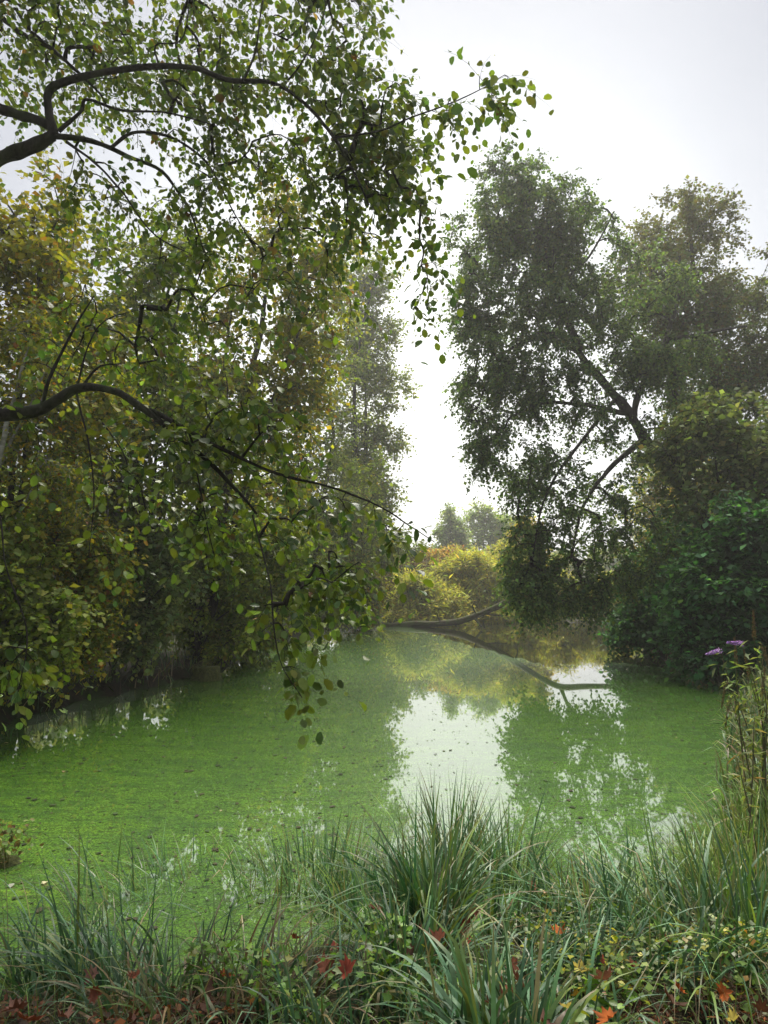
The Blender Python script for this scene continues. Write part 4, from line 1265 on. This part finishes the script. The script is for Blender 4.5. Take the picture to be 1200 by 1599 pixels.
# ---- buddleia at the right edge --------------------------------------------------------
c = on_ground(1195, 1345)
root = empty('buddleia', tuple(c), 'buddleia with two purple flower spikes and brown seed heads at the right edge', 'shrub')
r = np.random.default_rng(12)
Yb = c[1]
tips = [((1160, 1005), 'f'), ((1125, 1016), 'f2'), ((1178, 998), 's'), ((1192, 1010), 's'), ((1150, 1040), 's'), ((1135, 1060), 's'), ((1172, 1060), 's'), ((1205, 1040), 's'), ((1190, 1090), 's'), ((1140, 1090), 's')]
bl, bs = Bag(), Bag()
heads = []
for i, ((px, py), kd) in enumerate(tips):
    yy = Yb + r.uniform(-.2, .25)
    tip = P(px, py, yy)
    mid = c * .45 + tip * .55 + A(r.uniform(-.05, .08), 0, .12)
    cc = smooth_path([c + r.normal(size=3) * .03 * A(1, 1, 0), mid, tip], 14)
    bb = Bag(); tubes(bb, cc[None], np.linspace(.006, .002, 14)[None], 6)
    bb.build('stem', M_dry, root, smooth=True)
    Lq = np.repeat(cc[3:13], 4, axis=0) + r.normal(size=(40, 3)) * .04
    D = unit(r.normal(size=(len(Lq), 3)) * A(1, 1, .3) + A(0, 0, -.5))
    leaves(bl, Lq, D, r.uniform(.04, .10, len(Lq)), pick(G_PALE, len(Lq), r), 'lance', r)
    # spikes: flowers droop left, seed heads stand up
    n = 260
    L = .10 if kd[0] == 'f' else .20
    ax = unit(A(-1, 0, -.25)) if kd == 'f2' else (unit(A(-.7, 0, .05)) if kd == 'f' else unit(A(r.uniform(-.3, .3), r.uniform(-.3, .3), -1 if i % 2 else 1)))
    tq = r.uniform(0, 1, n)
    rad = (.020 if kd[0] == 'f' else .014) * (1 - .75 * tq)
    off = unit(r.normal(size=(n, 3))) * rad[:, None]
    Qs = tip + ax * (tq * L)[:, None] + off
    hb = Bag()
    if kd[0] == 'f':
        leaves(hb, Qs, unit(off + .2 * ax), np.full(n, .011), pick([((.40, .26, .52), 3), ((.52, .36, .62), 2), ((.20, .12, .26), 1), ((.14, .11, .05), .6)], n, r), 'wide', r)
        hb.build('flower_spike', M_petal, root)
    else:
        leaves(hb, Qs, unit(off + .3 * ax), np.full(n, .010), pick([((.12, .10, .05), 3), ((.18, .15, .08), 2), ((.07, .09, .035), 1)], n, r), 'oval', r)
        hb.build('seed_head', M_dead, root)
bl.build('foliage', M_leaf_soft, root, kind='stuff')

# tall thin willowherb stem with narrow curled leaves in front of the buddleia
for (bx, by), (tx, ty), lab, sd_ in [((1150, 1440), (1178, 1120), 'tall dry willowherb stem with narrow pale leaves below the buddleia', 1), ((1190, 1450), (1150, 1180), 'shorter green willowherb stem crossing the tall dry one', 2), ((598, 1440), (640, 1240), 'single thin bare stem leaning right before the sky reflection', 3)]:
    c = on_ground(bx, by)
    root = empty('willowherb' if sd_ < 3 else 'grass_stem', tuple(c), lab, 'plant')
    tip = P(tx, ty, c[1] + .1)
    cc = smooth_path([c, c * .5 + tip * .5 + A(.03, 0, .03), tip], 16)
    bb = Bag(); tubes(bb, cc[None], np.linspace(.006, .002, 16)[None] * (1 if sd_ < 3 else .5), 6)
    bb.build('stem', M_dry, root, smooth=True)
    if sd_ < 3:
        bl = Bag()
        Lq = np.repeat(cc[3:], 5, axis=0)
        leaves(bl, Lq, unit(r.normal(size=(len(Lq), 3)) * A(1, 1, .4) + A(0, 0, -.3)), r.uniform(.03, .085, len(Lq)), pick([((.20, .20, .10), 2), ((.12, .15, .05), 3), ((.22, .15, .08), 1)], len(Lq), r), 'lance', r)
        bl.build('foliage', M_leaf_soft, root, kind='stuff')

# ------------------------------------------------------------------ damp air
m, t = new_mat('haze')
pv = nd(t, 'ShaderNodeVolumePrincipled')
pv.inputs['Color'].default_value = (1, .99, .95, 1)
pv.inputs['Density'].default_value = .0019
pv.inputs['Anisotropy'].default_value = .45
o = nd(t, 'ShaderNodeOutputMaterial')
t.links.new(pv.outputs[0], o.inputs['Volume'])
x0, x1, y0, y1, z0, z1 = -520, 520, -520, 520, -30, 30
zlow = -2.2
V = A([x0, y0, zlow], [x1, y0, zlow], [x1, y1, zlow], [x0, y1, zlow], [x0, y0, z1], [x1, y0, z1], [x1, y1, z1], [x0, y1, z1])
g = part('haze', V, [[[0, 3, 2, 1], [4, 5, 6, 7], [0, 1, 5, 4], [1, 2, 6, 5], [2, 3, 7, 6], [3, 0, 4, 7]]], m)
tag(g, 'thin damp haze over the pond', 'haze', kind='stuff')
